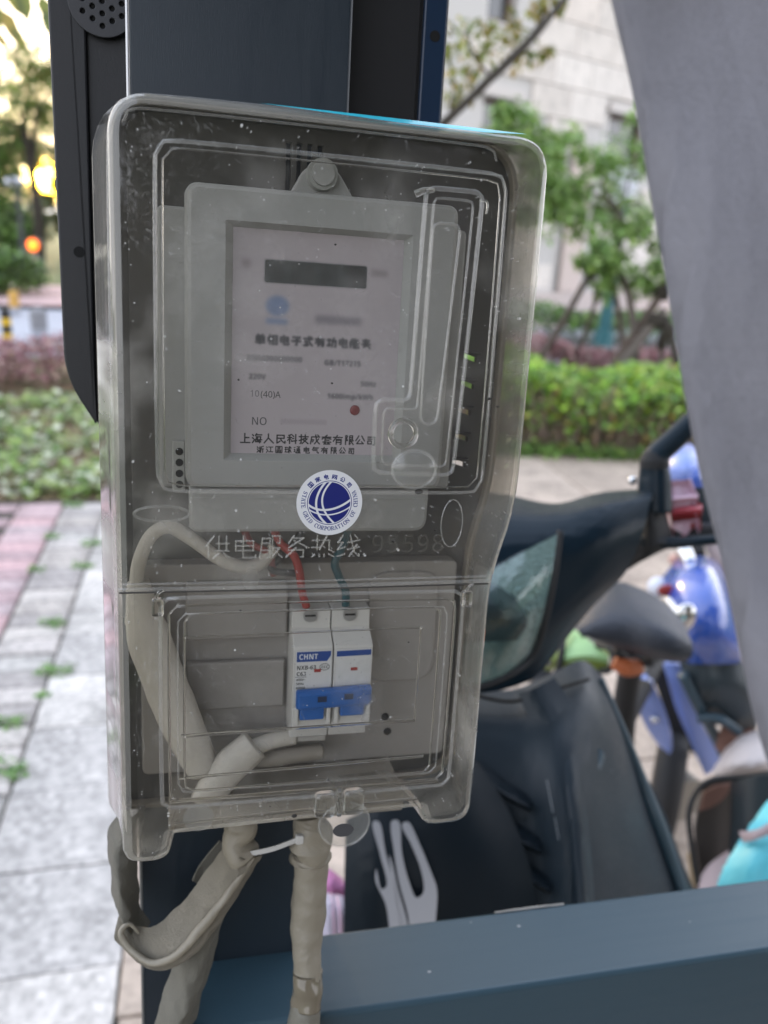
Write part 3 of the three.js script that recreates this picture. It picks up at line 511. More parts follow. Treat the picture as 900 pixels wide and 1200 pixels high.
{ // street lamp, signal and posts beyond the road
  const b = G(29, 318), d = -b.clone().applyMatrix4(camera.matrixWorldInverse).z, h = P(23, 216, d), t = thing('street_lamp', 'slim street lamp with pale head in front of the backlit trees', 'street lamp', b);
  part(t, 'pole', tube([b.clone(), V3(b.x, h.y * 0.5, b.z), V3(b.x, h.y, b.z)], [0.08, 0.065, 0.05], { rad: 8, seg: 6 }), mat.darkMetal);
  part(t, 'arm', tube([V3(b.x, h.y, b.z), V3(b.x - 0.12, h.y + 0.1, b.z), P(14, 214, d)], [0.04, 0.035, 0.03], { rad: 6 }), mat.darkMetal);
  part(t, 'lamp_head', new THREE.SphereGeometry(0.16, 14, 10).scale(1.35, 0.7, 1).translate(...P(16, 213, d).toArray()), mat.lamp);
  const s = G(40, 330), ds = -s.clone().applyMatrix4(camera.matrixWorldInverse).z, c = P(39, 287, ds), g = thing('signal_light', 'round glowing orange light on a thin post below the sun', 'signal light', V3(c.x, 0, c.z));
  part(g, 'pole', tube([V3(c.x, 0, c.z - 0.08), V3(c.x, c.y * 0.6, c.z - 0.08), V3(c.x, c.y + 0.1, c.z - 0.08)], 0.025, { rad: 6 }), mat.greyPost);
  part(g, 'housing', new THREE.CylinderGeometry(0.15, 0.15, 0.08, 18).rotateX(Math.PI / 2).translate(c.x, c.y, c.z - 0.03), mat.darkMetal);
  part(g, 'lamp_lens', new THREE.SphereGeometry(0.12, 16, 10).scale(1, 1, 0.4).translate(c.x, c.y, c.z + 0.02), mat.signal);
  const pl = new THREE.PointLight(lin(1, 0.25, 0.03), 0.5); pl.position.set(c.x, c.y, c.z + 0.14); pl.castShadow = true; pl.name = 'signal_glow'; scene.add(pl);
}
{
  const post = (foot, topY, r, label, name, cat, bands, dz = 0) => {
    const b = G(foot[0], foot[1]), d = -b.clone().applyMatrix4(camera.matrixWorldInverse).z, h = P(foot[0], topY, d).y, t = thing(name, label, cat, b);
    bands.forEach((m, i) => part(t, i ? 'band' : 'post', new THREE.CylinderGeometry(r, r, h / bands.length - 0.002, 14).translate(b.x, h * (i + 0.5) / bands.length, b.z), m));
    part(t, 'cap', new THREE.CylinderGeometry(r * 0.6, r * 1.05, r * 0.5, 14).translate(b.x, h + r * 0.25, b.z), bands[bands.length - 1]);
  };
  post([11, 415], 362, 0.05, 'yellow and black banded bollard at the road edge', 'bollard', 'bollard', [mat.yellow, mat.black, mat.yellow, mat.black, mat.yellow, mat.black]);
  post([18, 368], 343, 0.07, 'faded orange yellow bollard across the road', 'bollard', 'bollard', [mat.greyPost, std([0.5, 0.28, 0.06], 0.6), std([0.5, 0.28, 0.06], 0.6)]);
  post([48, 405], 364, 0.09, 'plain grey bollard at the road edge', 'bollard', 'bollard', [mat.greyPost, std([0.2, 0.2, 0.21], 0.6)]);
}

{ // unseen cycle shelter: roof shaped for the shade, back wall added to block sky
  const t = thing('unseen_shelter', 'unseen cycle shelter overhead, steel roof on posts with a back wall added to block light', 'shelter', gp(2.4, -1.2, 2.4));
  const m = std([0.22, 0.22, 0.22], 0.6), turn = new THREE.Matrix4().makeRotationY(STREET), put = (g, u, v) => g.applyMatrix4(turn).applyMatrix4(new THREE.Matrix4().makeTranslation(...gp(u, v, 0).toArray()));
  part(t, 'roof_sheet', put(box(-2.1, 2.4, -2.4, 2.1, 2.43, 2.4, 0.005), 2.4, -2.05), m);
  for (const [u, v] of [[0.2, -4.1], [4.6, -4.1], [4.4, 0.2]]) part(t, 'post', put(box(-0.05, -0.05, -0.05, 0.05, 2.398, 0.05, 0.004), u, v), mat.paint);
  part(t, 'added_back_wall', put(box(-2.1, 0.1, -0.02, 2.2, 2.3, 0.02, 0.004), 2.4, -3.2), m);  // unseen wall, added to block sky light from behind the camera
  for (let k = 0; k < 4; k++) part(t, 'rafter', put(box(-2.08, 2.32, -0.03, 2.08, 2.398, 0.03, 0.004), 2.4, -4.2 + k * 1.35), mat.paint);
}

// ---------------------------------------------------------------- post, housing, rail
{
  const t = mthing('steel_post', 'square dark slate steel post that carries the meter box', 'post', [0.06, -1.32, -0.15]);
  part(t, 'post_body', box(0, -1.32, -0.2, 0.1195, 0.42, -0.092, 0.0025), mat.paint);
  part(t, 'bevel_highlight', mtube([[0.0007, -1.3, -0.0925], [0.0007, -0.4, -0.0925], [0.0007, 0.42, -0.0925]], 0.0011, { rad: 10, seg: 4 }), mat.steel);  // steel rod added along the bevel to show its bright highlight
  part(t, 'base_plate', box(-0.05, -1.335, -0.25, 0.17, -1.322, -0.05, 0.002), mat.paint);
  const k = mthing('device_housing', 'black plastic housing with round speaker grille fixed behind the slate post', 'device housing', [0.07, -0.17, -0.16]);
  const body = roundPoly([[-0.047, 0.42], [0.186, 0.42], [0.186, -0.17], [-0.018, -0.17], [-0.0415, -0.132]], 0, [0.01, 0.012, 0.02, 0.02, 0.03], 8);
  part(k, 'casing', slab(body, -0.22, -0.1315, 0.003), mat.housing);
  // the outer edge strip is one level, the inner panel a step lower beside the post
  const strip = roundPoly([[-0.0465, 0.415], [-0.0235, 0.415], [-0.0235, -0.165], [-0.017, -0.1685], [-0.0405, -0.131]].slice(0, 2).concat([[-0.0235, -0.16], [-0.041, -0.131]]), 0, [0.004, 0.002, 0.002, 0.02], 5);
  part(k, 'edge_strip', slab(strip, -0.131, -0.128, 0.0012), mat.housing);
  part(k, 'side_panel', slab(roundPoly(rectPts(0.125, 0.41, 0.1672, -0.15), 0, 0.002, 3), -0.131, -0.129, 0.0008), mat.housing);
  part(k, 'edge_strip', slab(roundPoly(rectPts(0.169, 0.41, 0.1835, -0.15), 0, 0.003, 3), -0.131, -0.1275, 0.0012), mat.housingBlue);
  const gc = [-0.0145, 0.0745], gr = 0.0182, holes = [];
  for (let i = -4; i <= 4; i++) for (let j = -4; j <= 4; j++) { const x = i * 0.00515, y = j * 0.0062 + (i % 2 ? 0.0031 : 0); if (Math.hypot(x, y) < gr * 0.86) holes.push([gc[0] + x, gc[1] + y]); }
  const circ = (c, r, n = 40, rev) => { const a = []; for (let i = 0; i < n; i++) { const q = i / n * 2 * Math.PI * (rev ? -1 : 1); a.push([c[0] + Math.cos(q) * r, c[1] + Math.sin(q) * r]); } return a; };
  const g = part(k, 'speaker_grille', slab(circ(gc, gr), -0.1278, -0.1262, 0.0004, holes.map((h) => circ(h, 0.00145, 12, true))), phy([0.03, 0.03, 0.034], 0.5));
  part(g, 'backing', slab(circ(gc, gr * 0.97), -0.12795, -0.1278, 0.00005), mat.hole);
  part(k, 'screw_hole', [slab(circ([-0.0305, -0.0585], 0.0032, 20), -0.1281, -0.1278, 0.0001)], mat.hole);
  part(k, 'screw_hole', [slab(circ([0.1765, 0.081], 0.0032, 20), -0.1276, -0.1272, 0.0001)], mat.hole);

  const r = mthing('box_section_rail', 'blue grey painted box section rail crossing in front of the post', 'rail', [0.5, -0.62, -0.07]);
  part(r, 'beam', box(0.0316, -0.615, -0.106, 1.3, -0.5288, -0.034, 0.004), mat.beam);
  part(r, 'end_cap', box(0.0301, -0.6135, -0.1045, 0.0314, -0.5303, -0.0355, 0.0006), mat.beam);
  part(r, 'weld', mtube([[0.262, -0.5287, -0.1048], [0.29, -0.5286, -0.105], [0.32, -0.5287, -0.1048]], 0.0008, { wob: 0.3, rad: 6 }), mat.offWhite);
  part(r, 'paint_chip', [[0.275, -0.088, 0.0011], [0.195, -0.057, 0.0011], [0.41, -0.07, 0.0005], [0.24, -0.098, 0.0005]].map(([x, z, q]) => new THREE.CylinderGeometry(q, q, 0.0002, 7).scale(1.3, 1, 1).translate(x, -0.5287, z)), mat.chip).userData.kind = 'stuff';
  for (const x of [0.6, 1.2]) part(r, 'leg', box(x, -1.33, -0.1, x + 0.05, -0.617, -0.05, 0.003), mat.beam);
}
// ---------------------------------------------------------------- lettering strokes (a 0-9 grid, x then y downwards)
const GL = {
  上: '4049 4484 0999', 海: '0112 0415 0926 4032 3191 4338 4383 8379 3888 2696 5455 5767', 人: '404409 4499', 民: '1181 8184 1484 111947 44679997',
  科: '4011 0343 2129 2406 2446 5162 5464 4796 8089', 技: '0232 202819 0635 4292 6064 4484 8439 4599', 成: '1292 1209 153527 506699 8449 7081',
  套: '0292 5004 5294 3337 3373 3575 1797 4729 2979 6889', 有: '0292 4006 3439 34848979 3585 3787', 限: '1019 1030233515 5080 8084 5282 5484 5059 5968 9566 6599',
  公: '3005 6095 441878 6688', 司: '11818969 1363 1555581815', 浙: '0112 0415 0926 2353 414938 2755 9061 6159 6494 8489', 江: '0112 0415 0926 3191 6168 3898',
  圆: '0090990900 3161633331 2575 7578 2528 4547 4738 5778', 球: '0131 0434 1118 0838 4292 606958 4455 4866 8564 6598 7081', 通: '0111 041417 07173999 4080 8062 4348 43838878 4585 4686 6368',
  电: '1282 8286 1686 1216 1484 40499998', 气: '2004 1191 2373 1575789998', 供: '3004 1319 5056 8086 4393 3696 5739 7799', 服: '1109 11414939 1343 1646 5059 50808373 5585 8559 5599',
  务: '3013 217115 3295 16767969 4509', 热: '0232 2026 0535 42727697 6036 4455 1809 3839 5859 7899', 线: '2003230635 0938 4392 4695 50779998 8459 7081',
  国: '0090990900 2272 2575 2878 4248 6667', 家: '4041 03019193 2373 5315 44665949 4607 5608 8464 6499', 网: '0109 01919989 1348 4317 5388 8357',
  单: '2031 7061 1282 1216 8286 1484 1686 0898 4249', 相: '0343 2029 2306 2446 5159 5191 9199 5999 5494 5696', 子: '1181 8154 535949 0595', 式: '0292 1545 3539 0958 506699 7081',
  功: '0242 2228 0847 5393 939989 7059', 能: '200343 3142 0409 04444939 0646 5054 8152 545494 5559 8657 599998', 表: '1181 2373 4045 0595 4528 4547 5599',
};
function strokes(ch) { return GL[ch].split(' ').map((s) => { const a = []; for (let i = 0; i < s.length; i += 2) a.push([+s[i], +s[i + 1]]); return a; }); }
function drawGlyphs(c, text, x, y, size, step, lw) {
  c.lineWidth = lw; c.lineCap = 'round'; c.lineJoin = 'round';
  [...text].forEach((ch, i) => { for (const s of strokes(ch)) { c.beginPath(); s.forEach(([a, b], k) => { const px = x + i * step + a / 9 * size, py = y + b / 9 * size; k ? c.lineTo(px, py) : c.moveTo(px, py); }); c.stroke(); } });
}
const canvasTex = (w, h, fn) => { const c = document.createElement('canvas'); c.width = w; c.height = h; fn(c.getContext('2d'), w, h); const t = new THREE.CanvasTexture(c); t.colorSpace = THREE.SRGBColorSpace; return t; };
function print(x0, y0, x1, y1, z, m) { return new THREE.PlaneGeometry(Math.abs(x1 - x0), Math.abs(y1 - y0)).translate((x0 + x1) / 2, (y0 + y1) / 2, z); }

// ---------------------------------------------------------------- the meter box
const PW = [[0, 0], [0.2015, 0], [0.2015, -0.182], [0.1905, -0.2225], [0.1905, -0.37], [0.1672, -0.3705], [0.163, -0.358], [0.0205, -0.361], [0.0185, -0.3765], [0, -0.3765]];
const PR = [0.014, 0.014, 0.03, 0.012, 0.009, 0.005, 0.003, 0.003, 0.006, 0.008];
const ridge = rectPts(0.0168, -0.0158, 0.1818, -0.1738), door = rectPts(0.0175, -0.2275, 0.1765, -0.345);
const boxThing = mthing('meter_box', 'clear plastic electricity meter box with yellowed edges strapped to the slate post', 'meter box', [0.1, -0.4, -0.08]);
{
  const n = 7, ring = (out, z, k = 1) => at(roundPoly(PW, out, PR.map((r, i) => Math.max(0.0006, (r + out * (i > 4 ? 0.1 : 1)) * k)), n), z);
  const side = [[0.0165, -0.076], [0.0162, -0.071], [0.0088, -0.045], [0.0042, -0.018], [0.0032, -0.0072]], nose = [[0.0032, -0.0072], [0.0024, -0.0038], [0.0009, -0.0012], [-0.0012, -0.0002], [-0.0022, 0]];
  part(boxThing, 'cover_wall', loft(side.map(([o, z]) => ring(o, z))), mat.wall);
  part(boxThing, 'cover_wall_inside', loft(side.map(([o, z]) => ring(o - 0.0022, z - 0.001))), mat.wall);
  part(boxThing, 'cover_edge', loft(nose.map(([o, z]) => ring(o, z))), mat.edge);
  const face = roundPoly(PW, -0.0022, PR.map((r) => Math.max(0.0006, r - 0.0022)), n);
  const ro = roundPoly(ridge, 0, 0.007, 6), di = roundPoly(door, 0, 0.004, 6);
  part(boxThing, 'cover_face', flat(face, 0, [ro, di]), mat.cover);
  part(boxThing, 'cover_face_inside', flat(roundPoly(PW, -0.005, PR.map((r) => Math.max(0.0006, r - 0.005)), n), -0.0024, [roundPoly(ridge, -0.001, 0.006, 6), roundPoly(door, -0.001, 0.004, 6)]), mat.cover);
  const rings = [[0, 0], [-0.0006, 0.0008], [-0.0014, 0.0016]].map(([o, z]) => at(roundPoly(ridge, o, 0.007 + o, 6), z));
  const win = part(boxThing, 'window_panel', [loft(rings), flat(roundPoly(ridge, -0.0014, 0.0056, 6), 0.0016)], mat.cover);
  const rod = (pts, r, z, closed = true) => mtube(pts.map(([x, y]) => [x, y, z]), r, { closed, seg: pts.length * 3, rad: 8 });
  part(win, 'ridge', rod(roundPoly(ridge, -0.0004, 0.0066, 6), 0.0009, 0.0006), mat.rib);
  part(win, 'ridge', rod(roundPoly(ridge, -0.0036, 0.005, 6), 0.00045, 0.0016), mat.glass);
  part(boxThing, 'edge_bead', rod(roundPoly(PW, 0.0026, PR.map((r, i) => r + 0.0026 * (i > 4 ? 0.1 : 1)), 5), 0.00065, -0.0062), mat.rib);
  part(boxThing, 'step_ridge', rod(roundPoly([[0.004, -0.004], [0.1765, -0.004], [0.1765, -0.0095], [0.004, -0.0095]].slice(0, 2).concat([[0.1765, -0.2], [0.004, -0.2]]), 0, 0.006, 5).slice(0, 12), 0.0006, -0.0024, false), mat.rib);
  // back: tray with vents
  const tray = roundPoly(PW, 0.0155, PR.map((r, i) => r + 0.0155 * (i > 4 ? 0.1 : 1)), n), slots = [];
  for (let i = 0; i < 5; i++) { const x = 0.1985 - i * 0.0006, y = -0.1062 - i * 0.0163; slots.push([[x - 0.0036, y + 0.002], [x + 0.0042, y - 0.0004], [x + 0.0042, y - 0.0034], [x - 0.0036, y - 0.001]]); }
  const louv = []; for (let i = 0; i < 4; i++) louv.push(rectPts(0.0835 + i * 0.0058, 0.004, 0.0862 + i * 0.0058, -0.028));
  const bp = part(boxThing, 'back_plate', slab(tray, -0.0855, -0.0815, 0.0004, slots.concat(louv).map((s) => s.slice().reverse())), mat.base);
  part(bp, 'rim', slab(roundPoly(PW, 0.0168, PR.map((r, i) => r + 0.0168 * (i > 4 ? 0.1 : 1)), n), -0.0812, -0.0745, 0.0008, [roundPoly(PW, 0.0135, PR.map((r, i) => r + 0.0135 * (i > 4 ? 0.1 : 1)), n).reverse()]), mat.lip);
  for (let i = 0; i < 5; i++) part(bp, 'vent_hood', box(0.1935 - i * 0.0006, -0.1045 - i * 0.0163, -0.0813, 0.2035 - i * 0.0006, -0.1035 - i * 0.0163, -0.076, 0.0004), mat.base);
  // lower mounting panel with ledges
  const lp = part(boxThing, 'mounting_panel', slab(roundPoly(rectPts(0.004, -0.232, 0.196, -0.366), 0, 0.004, 4), -0.081, -0.068, 0.001), mat.basePanel);
  part(lp, 'ledge', box(0.03, -0.2765, -0.0678, 0.089, -0.2415, -0.061, 0.0015), mat.basePanel);
  part(lp, 'ledge', box(0.03, -0.3225, -0.0678, 0.0885, -0.2915, -0.0625, 0.0015), mat.basePanel);
  part(lp, 'raised_pad', slab(roundPoly(rectPts(0.1395, -0.238, 0.184, -0.311), 0, 0.012, 5), -0.0678, -0.0655, 0.001), mat.basePanel);
  part(lp, 'screw_hole', [[0.1548, -0.3365], [0.157, -0.347]].map(([x, y]) => new THREE.CylinderGeometry(0.0026, 0.0026, 0.0004, 14).rotateX(Math.PI / 2).translate(x, y, -0.0676)), mat.hole);
  part(lp, 'gland_plate', box(0.02, -0.381, -0.081, 0.16, -0.3675, -0.03, 0.002), mat.lip);
  // translucent cyan strip along the upper edge, tapering at both ends
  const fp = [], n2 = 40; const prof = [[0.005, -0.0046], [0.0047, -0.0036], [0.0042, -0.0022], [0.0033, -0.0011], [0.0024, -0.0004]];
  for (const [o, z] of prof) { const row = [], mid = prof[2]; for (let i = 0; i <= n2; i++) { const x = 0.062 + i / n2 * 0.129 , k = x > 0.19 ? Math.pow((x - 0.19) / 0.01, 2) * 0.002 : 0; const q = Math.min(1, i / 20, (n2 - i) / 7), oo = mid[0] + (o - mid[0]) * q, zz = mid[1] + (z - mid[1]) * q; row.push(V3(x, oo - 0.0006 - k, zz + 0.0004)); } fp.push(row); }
  part(boxThing, 'cyan_strip', loft(fp, false), mat.cyanStrip);
  // lower door
  const dr = [[0, 0], [-0.0006, 0.0008], [-0.0012, 0.0014]].map(([o, z]) => at(roundPoly(door, o, 0.004, 6), z));
  const lid = part(boxThing, 'lower_lid', [loft(dr), flat(roundPoly(door, -0.0012, 0.003, 6), 0.0014)], mat.cover);
  const frames = [[-0.0004, 0.0011], [-0.0045, 0.0007], [-0.0088, 0.0005]];
  for (const [o, r] of frames) part(lid, 'rib', rod(roundPoly(door, o, 0.004, 6), r, 0.0014), o === -0.0045 ? mat.glass : mat.rib);
  part(lid, 'rib', rod(roundPoly(rectPts(0.0295, -0.2365, 0.164, -0.3355), 0, 0.004, 6), 0.0006, 0.0014), mat.glass);
  for (const [x0, y0, x1, y1, r] of [[0.0285, -0.2488, 0.1545, -0.2479, 0.0005], [0.0275, -0.3034, 0.1533, -0.3027, 0.00095], [0.0262, -0.3278, 0.16, -0.3255, 0.0008], [0.1535, -0.248, 0.1535, -0.303, 0.0005], [0.022, -0.341, 0.17, -0.342, 0.001], [0.024, -0.3545, 0.158, -0.352, 0.0009]]) part(lid, 'rib', mtube([[x0, y0, 0.0014], [(x0 + x1) / 2, (y0 + y1) / 2, 0.0014], [x1, y1, 0.0014]], r, { rad: 8, seg: 8 }), mat.glass);
  for (const x of [0.0166, 0.1772]) { const h = part(lid, 'hinge', box(x - 0.003, -0.236, 0.0016, x + 0.003, -0.2265, 0.0062, 0.0016), mat.glass); part(h, 'pin', mtube([[x - 0.001, -0.2275, 0.004], [x + 0.0005, -0.2235, 0.0055], [x + 0.003, -0.2225, 0.004]], 0.0008, { rad: 6 }), mat.glass); }
  // seam between the halves
  part(boxThing, 'seam', [mtube([[-0.002, -0.2232, 0.0002], [0.095, -0.2234, 0.0006], [0.191, -0.2226, 0.0002]], 0.0011, { rad: 8 }), mtube([[0.0, -0.2205, 0.0002], [0.095, -0.2205, 0.0003], [0.19, -0.22, 0.0002]], 0.0006, { rad: 8 })], mat.rib);
  part(boxThing, 'seam_groove', mtube([[-0.0018, -0.22495, -0.0002], [0.095, -0.22495, 0], [0.1905, -0.2244, -0.0002]], 0.0005, { rad: 6 }), std([0.06, 0.055, 0.05], 0.5));
  // seal lug
  const circ = (x, y, r, k = 24, sx = 1) => { const a = []; for (let i = 0; i < k; i++) { const q = i / k * 2 * Math.PI; a.push([x + Math.cos(q) * r * sx, y + Math.sin(q) * r]); } return a; };
  const lug = part(boxThing, 'seal_lug', slab(circ(0.116, -0.3625, 0.0145, 32), 0.0015, 0.0035, 0.0006), mat.haze);
  part(lug, 'lug_rim', rod(circ(0.116, -0.3625, 0.0143, 32), 0.0006, 0.0036), mat.rib);
  for (const [x, y] of [[0.1045, -0.348], [0.1205, -0.3475]]) part(lug, 'knuckle', box(x - 0.0062, y - 0.008, 0.0016, x + 0.0055, y + 0.0075, 0.0085, 0.003), mat.glass);
  part(lug, 'knuckle', box(0.111, -0.356, 0.0016, 0.1135, -0.34, 0.007, 0.001), mat.glass);
  part(lug, 'hole_spot', slab(circ(0.1155, -0.3665, 0.0042, 20, 1.4), 0.0036, 0.0038, 0.0001), std([0.06, 0.06, 0.065], 0.6));
  part(boxThing, 'moulded_disc', [slab(circ(0.0365, -0.352, 0.008, 28), 0.0015, 0.0022, 0.0003)], mat.haze);
  part(boxThing, 'moulded_disc', rod(circ(0.0187, -0.1855, 0.0038, 28, 3.4), 0.0007, -0.0024), mat.haze);
  // sliding latch flap beside the window
  const LB = [[0.1405, -0.0258], [0.1686, -0.0258], [0.1638, -0.1635], [0.1218, -0.1625], [0.1214, -0.1258], [0.1385, -0.1262]];
  const latch = part(boxThing, 'latch_flap', [flat(roundPoly(LB, -0.0008, 0.003, 5), 0.0042)], mat.cover);
  part(latch, 'outline_rib', rod(roundPoly(LB, 0, 0.004, 6), 0.0012, 0.004), mat.rib);
  part(latch, 'outline_rib', rod(roundPoly(LB, -0.0042, 0.0025, 6), 0.0007, 0.0038), mat.rib);
  part(latch, 'slot_rib', rod(roundPoly([[0.1448, -0.0412], [0.1585, -0.0412], [0.1532, -0.1375], [0.1448, -0.1375]], 0, 0.0035, 6), 0.0008, 0.0042), mat.rib);
  part(latch, 'hinge_pin', mtube([[0.1352, -0.0292, 0.0036], [0.139, -0.0275, 0.0045], [0.144, -0.0268, 0.0045]], [0.0019, 0.0016, 0.0012], { rad: 10 }), mat.glass);
  part(latch, 'hook', mtube([[0.1675, -0.0292, 0.004], [0.1705, -0.0296, 0.0045], [0.1713, -0.0318, 0.0045], [0.1711, -0.0352, 0.004]], 0.0006, { rad: 8 }), mat.glass);
  part(latch, 'ring', new THREE.TorusGeometry(0.0066, 0.0015, 10, 36).translate(0.1363, -0.1425, 0.0042), mat.glass);
  const lensP = []; for (let i = 0; i <= 10; i++) { const a = i / 10 * Math.PI / 2; lensP.push(new THREE.Vector2(0.0115 * Math.cos(a), 0.0035 * Math.sin(a))); }
  part(latch, 'seal_dome', new THREE.LatheGeometry(lensP, 32).rotateX(Math.PI / 2).scale(1, 0.82, 1).translate(0.1428, -0.1605, 0.0052), mat.haze);
  part(latch, 'dome_rim', rod(circ(0.1428, -0.1605, 0.0097, 32, 1.18), 0.0008, 0.0053), mat.rib);
  part(boxThing, 'moulded_ring', rod(circ(0.1668, -0.1902, 0.0128, 32, 0.46), 0.00035, 0.0004), mat.rib);
  // raised hotline lettering on the cover
  const bar = (ax, ay, bx2, by2, w) => { const l = Math.hypot(bx2 - ax, by2 - ay), g = new RoundedBoxGeometry(l + w, w, 0.0012, 1, 0.0003); g.rotateZ(Math.atan2(by2 - ay, bx2 - ax)); return g.translate((ax + bx2) / 2, (ay + by2) / 2, 0.0009); };
  [...'供电服务热线'].forEach((ch, i) => { const x0 = 0.0398 + i * 0.01325, y0 = -0.1962, s = 0.0112, list = []; for (const st of strokes(ch)) for (let k = 0; k + 1 < st.length; k++) list.push(bar(x0 + st[k][0] / 9 * s, y0 - st[k][1] / 9 * s, x0 + st[k + 1][0] / 9 * s, y0 - st[k + 1][1] / 9 * s, 0.00085)); part(boxThing, 'raised_letter', list, mat.letter); });
  const font = await new FontLoader().loadAsync('fonts/droid/droid_sans_regular.typeface.json');
  [...'95598'].forEach((ch, i) => part(boxThing, 'raised_letter', new TextGeometry(ch, { font, size: 0.0095, depth: 0.0003, curveSegments: 4, bevelEnabled: false }).translate(0.1235 + i * 0.0082, -0.2058, 0.0001), mat.cover));
  // dirt specks
  const spots = [[0.1476, -0.1732, 0.0018], [0.158, -0.194, 0.0006], [0.0985, -0.0545, 0.0005], [0.1815, -0.124, 0.0007], [0.0545, -0.119, 0.0005], [0.0995, -0.119, 0.0005], [0.057, -0.235, 0.0005], [0.147, -0.256, 0.0005], [0.1355, -0.2, 0.0007], [0.088, -0.356, 0.0016], [0.0745, -0.349, 0.0005], [0.121, -0.0295, 0.0004], [0.187, -0.128, 0.0006]];
  part(boxThing, 'dirt_speck', spots.map(([x, y, r]) => new THREE.SphereGeometry(r, 8, 6).scale(rr(0.8, 1.5), rr(0.7, 1), 0.3).translate(x, y, y < -0.17 && y > -0.2275 || x > 0.183 ? 0.0002 : 0.0018)), mat.dirtSpot).userData.kind = 'stuff';
}
// round sticker
{
  const t = mthing('round_sticker', 'round white sticker with a dark blue globe emblem on the clear cover', 'sticker', [0.1006, -0.1788, 0.0019]);
  const T = canvasTex(512, 512, (c) => {
    c.fillStyle = '#f2f2f4'; c.fillRect(0, 0, 512, 512);
    const navy = '#101f7a'; c.translate(256, 256);
    c.strokeStyle = navy; c.lineWidth = 5; c.beginPath(); c.arc(0, 0, 172, 0, 7); c.stroke();
    c.fillStyle = navy; c.beginPath(); c.arc(0, 0, 162, 0, 7); c.fill();
    c.save(); c.beginPath(); c.arc(0, 0, 163, 0, 7); c.clip(); c.strokeStyle = '#f2f2f4'; c.lineCap = 'butt';
    const arc = (w, a) => { c.lineWidth = w; c.beginPath(); c.moveTo(a[0], a[1]); c.bezierCurveTo(a[2], a[3], a[4], a[5], a[6], a[7]); c.stroke(); };
    arc(17, [-30, -170, -135, -50, -130, 80, -10, 175]); arc(15, [10, -170, -90, -60, -85, 50, 50, 170]);
    arc(17, [-170, 10, -90, 85, 60, 70, 175, -35]); arc(11, [-170, 45, -70, 120, 70, 110, 175, 20]);
    c.restore();
    c.fillStyle = navy; c.strokeStyle = navy; c.textAlign = 'center'; c.textBaseline = 'middle'; c.font = 'bold 46px serif';
    const s = 'STATE GRID CORPORATION OF CHINA', a0 = 202, a1 = -24;
    [...s].forEach((ch, i) => { const a = (a0 + (a1 - a0) * i / (s.length - 1)) * Math.PI / 180; c.save(); c.translate(Math.cos(a) * 204, Math.sin(a) * 204); c.rotate(a - Math.PI / 2); c.scale(0.86, 1); c.fillText(ch, 0, 0); c.restore(); });
    [...'国家电网公司'].forEach((ch, i) => { const a = (-137 + i * 18.6) * Math.PI / 180; c.save(); c.translate(Math.cos(a) * 206, Math.sin(a) * 206); c.rotate(a + Math.PI / 2); drawGlyphs(c, ch, -17, -17, 34, 0, 6); c.restore(); });
  });
  const g = new THREE.CircleGeometry(0.0168, 48).translate(0.1006, -0.1788, 0.00215);
  part(t, 'backing', new THREE.CylinderGeometry(0.0168, 0.0168, 0.0002, 48).rotateX(Math.PI / 2).translate(0.1006, -0.1788, 0.0020), mat.white);
  part(t, 'print', g, std([0.8, 0.8, 0.8], 0.45, { map: T }));
}
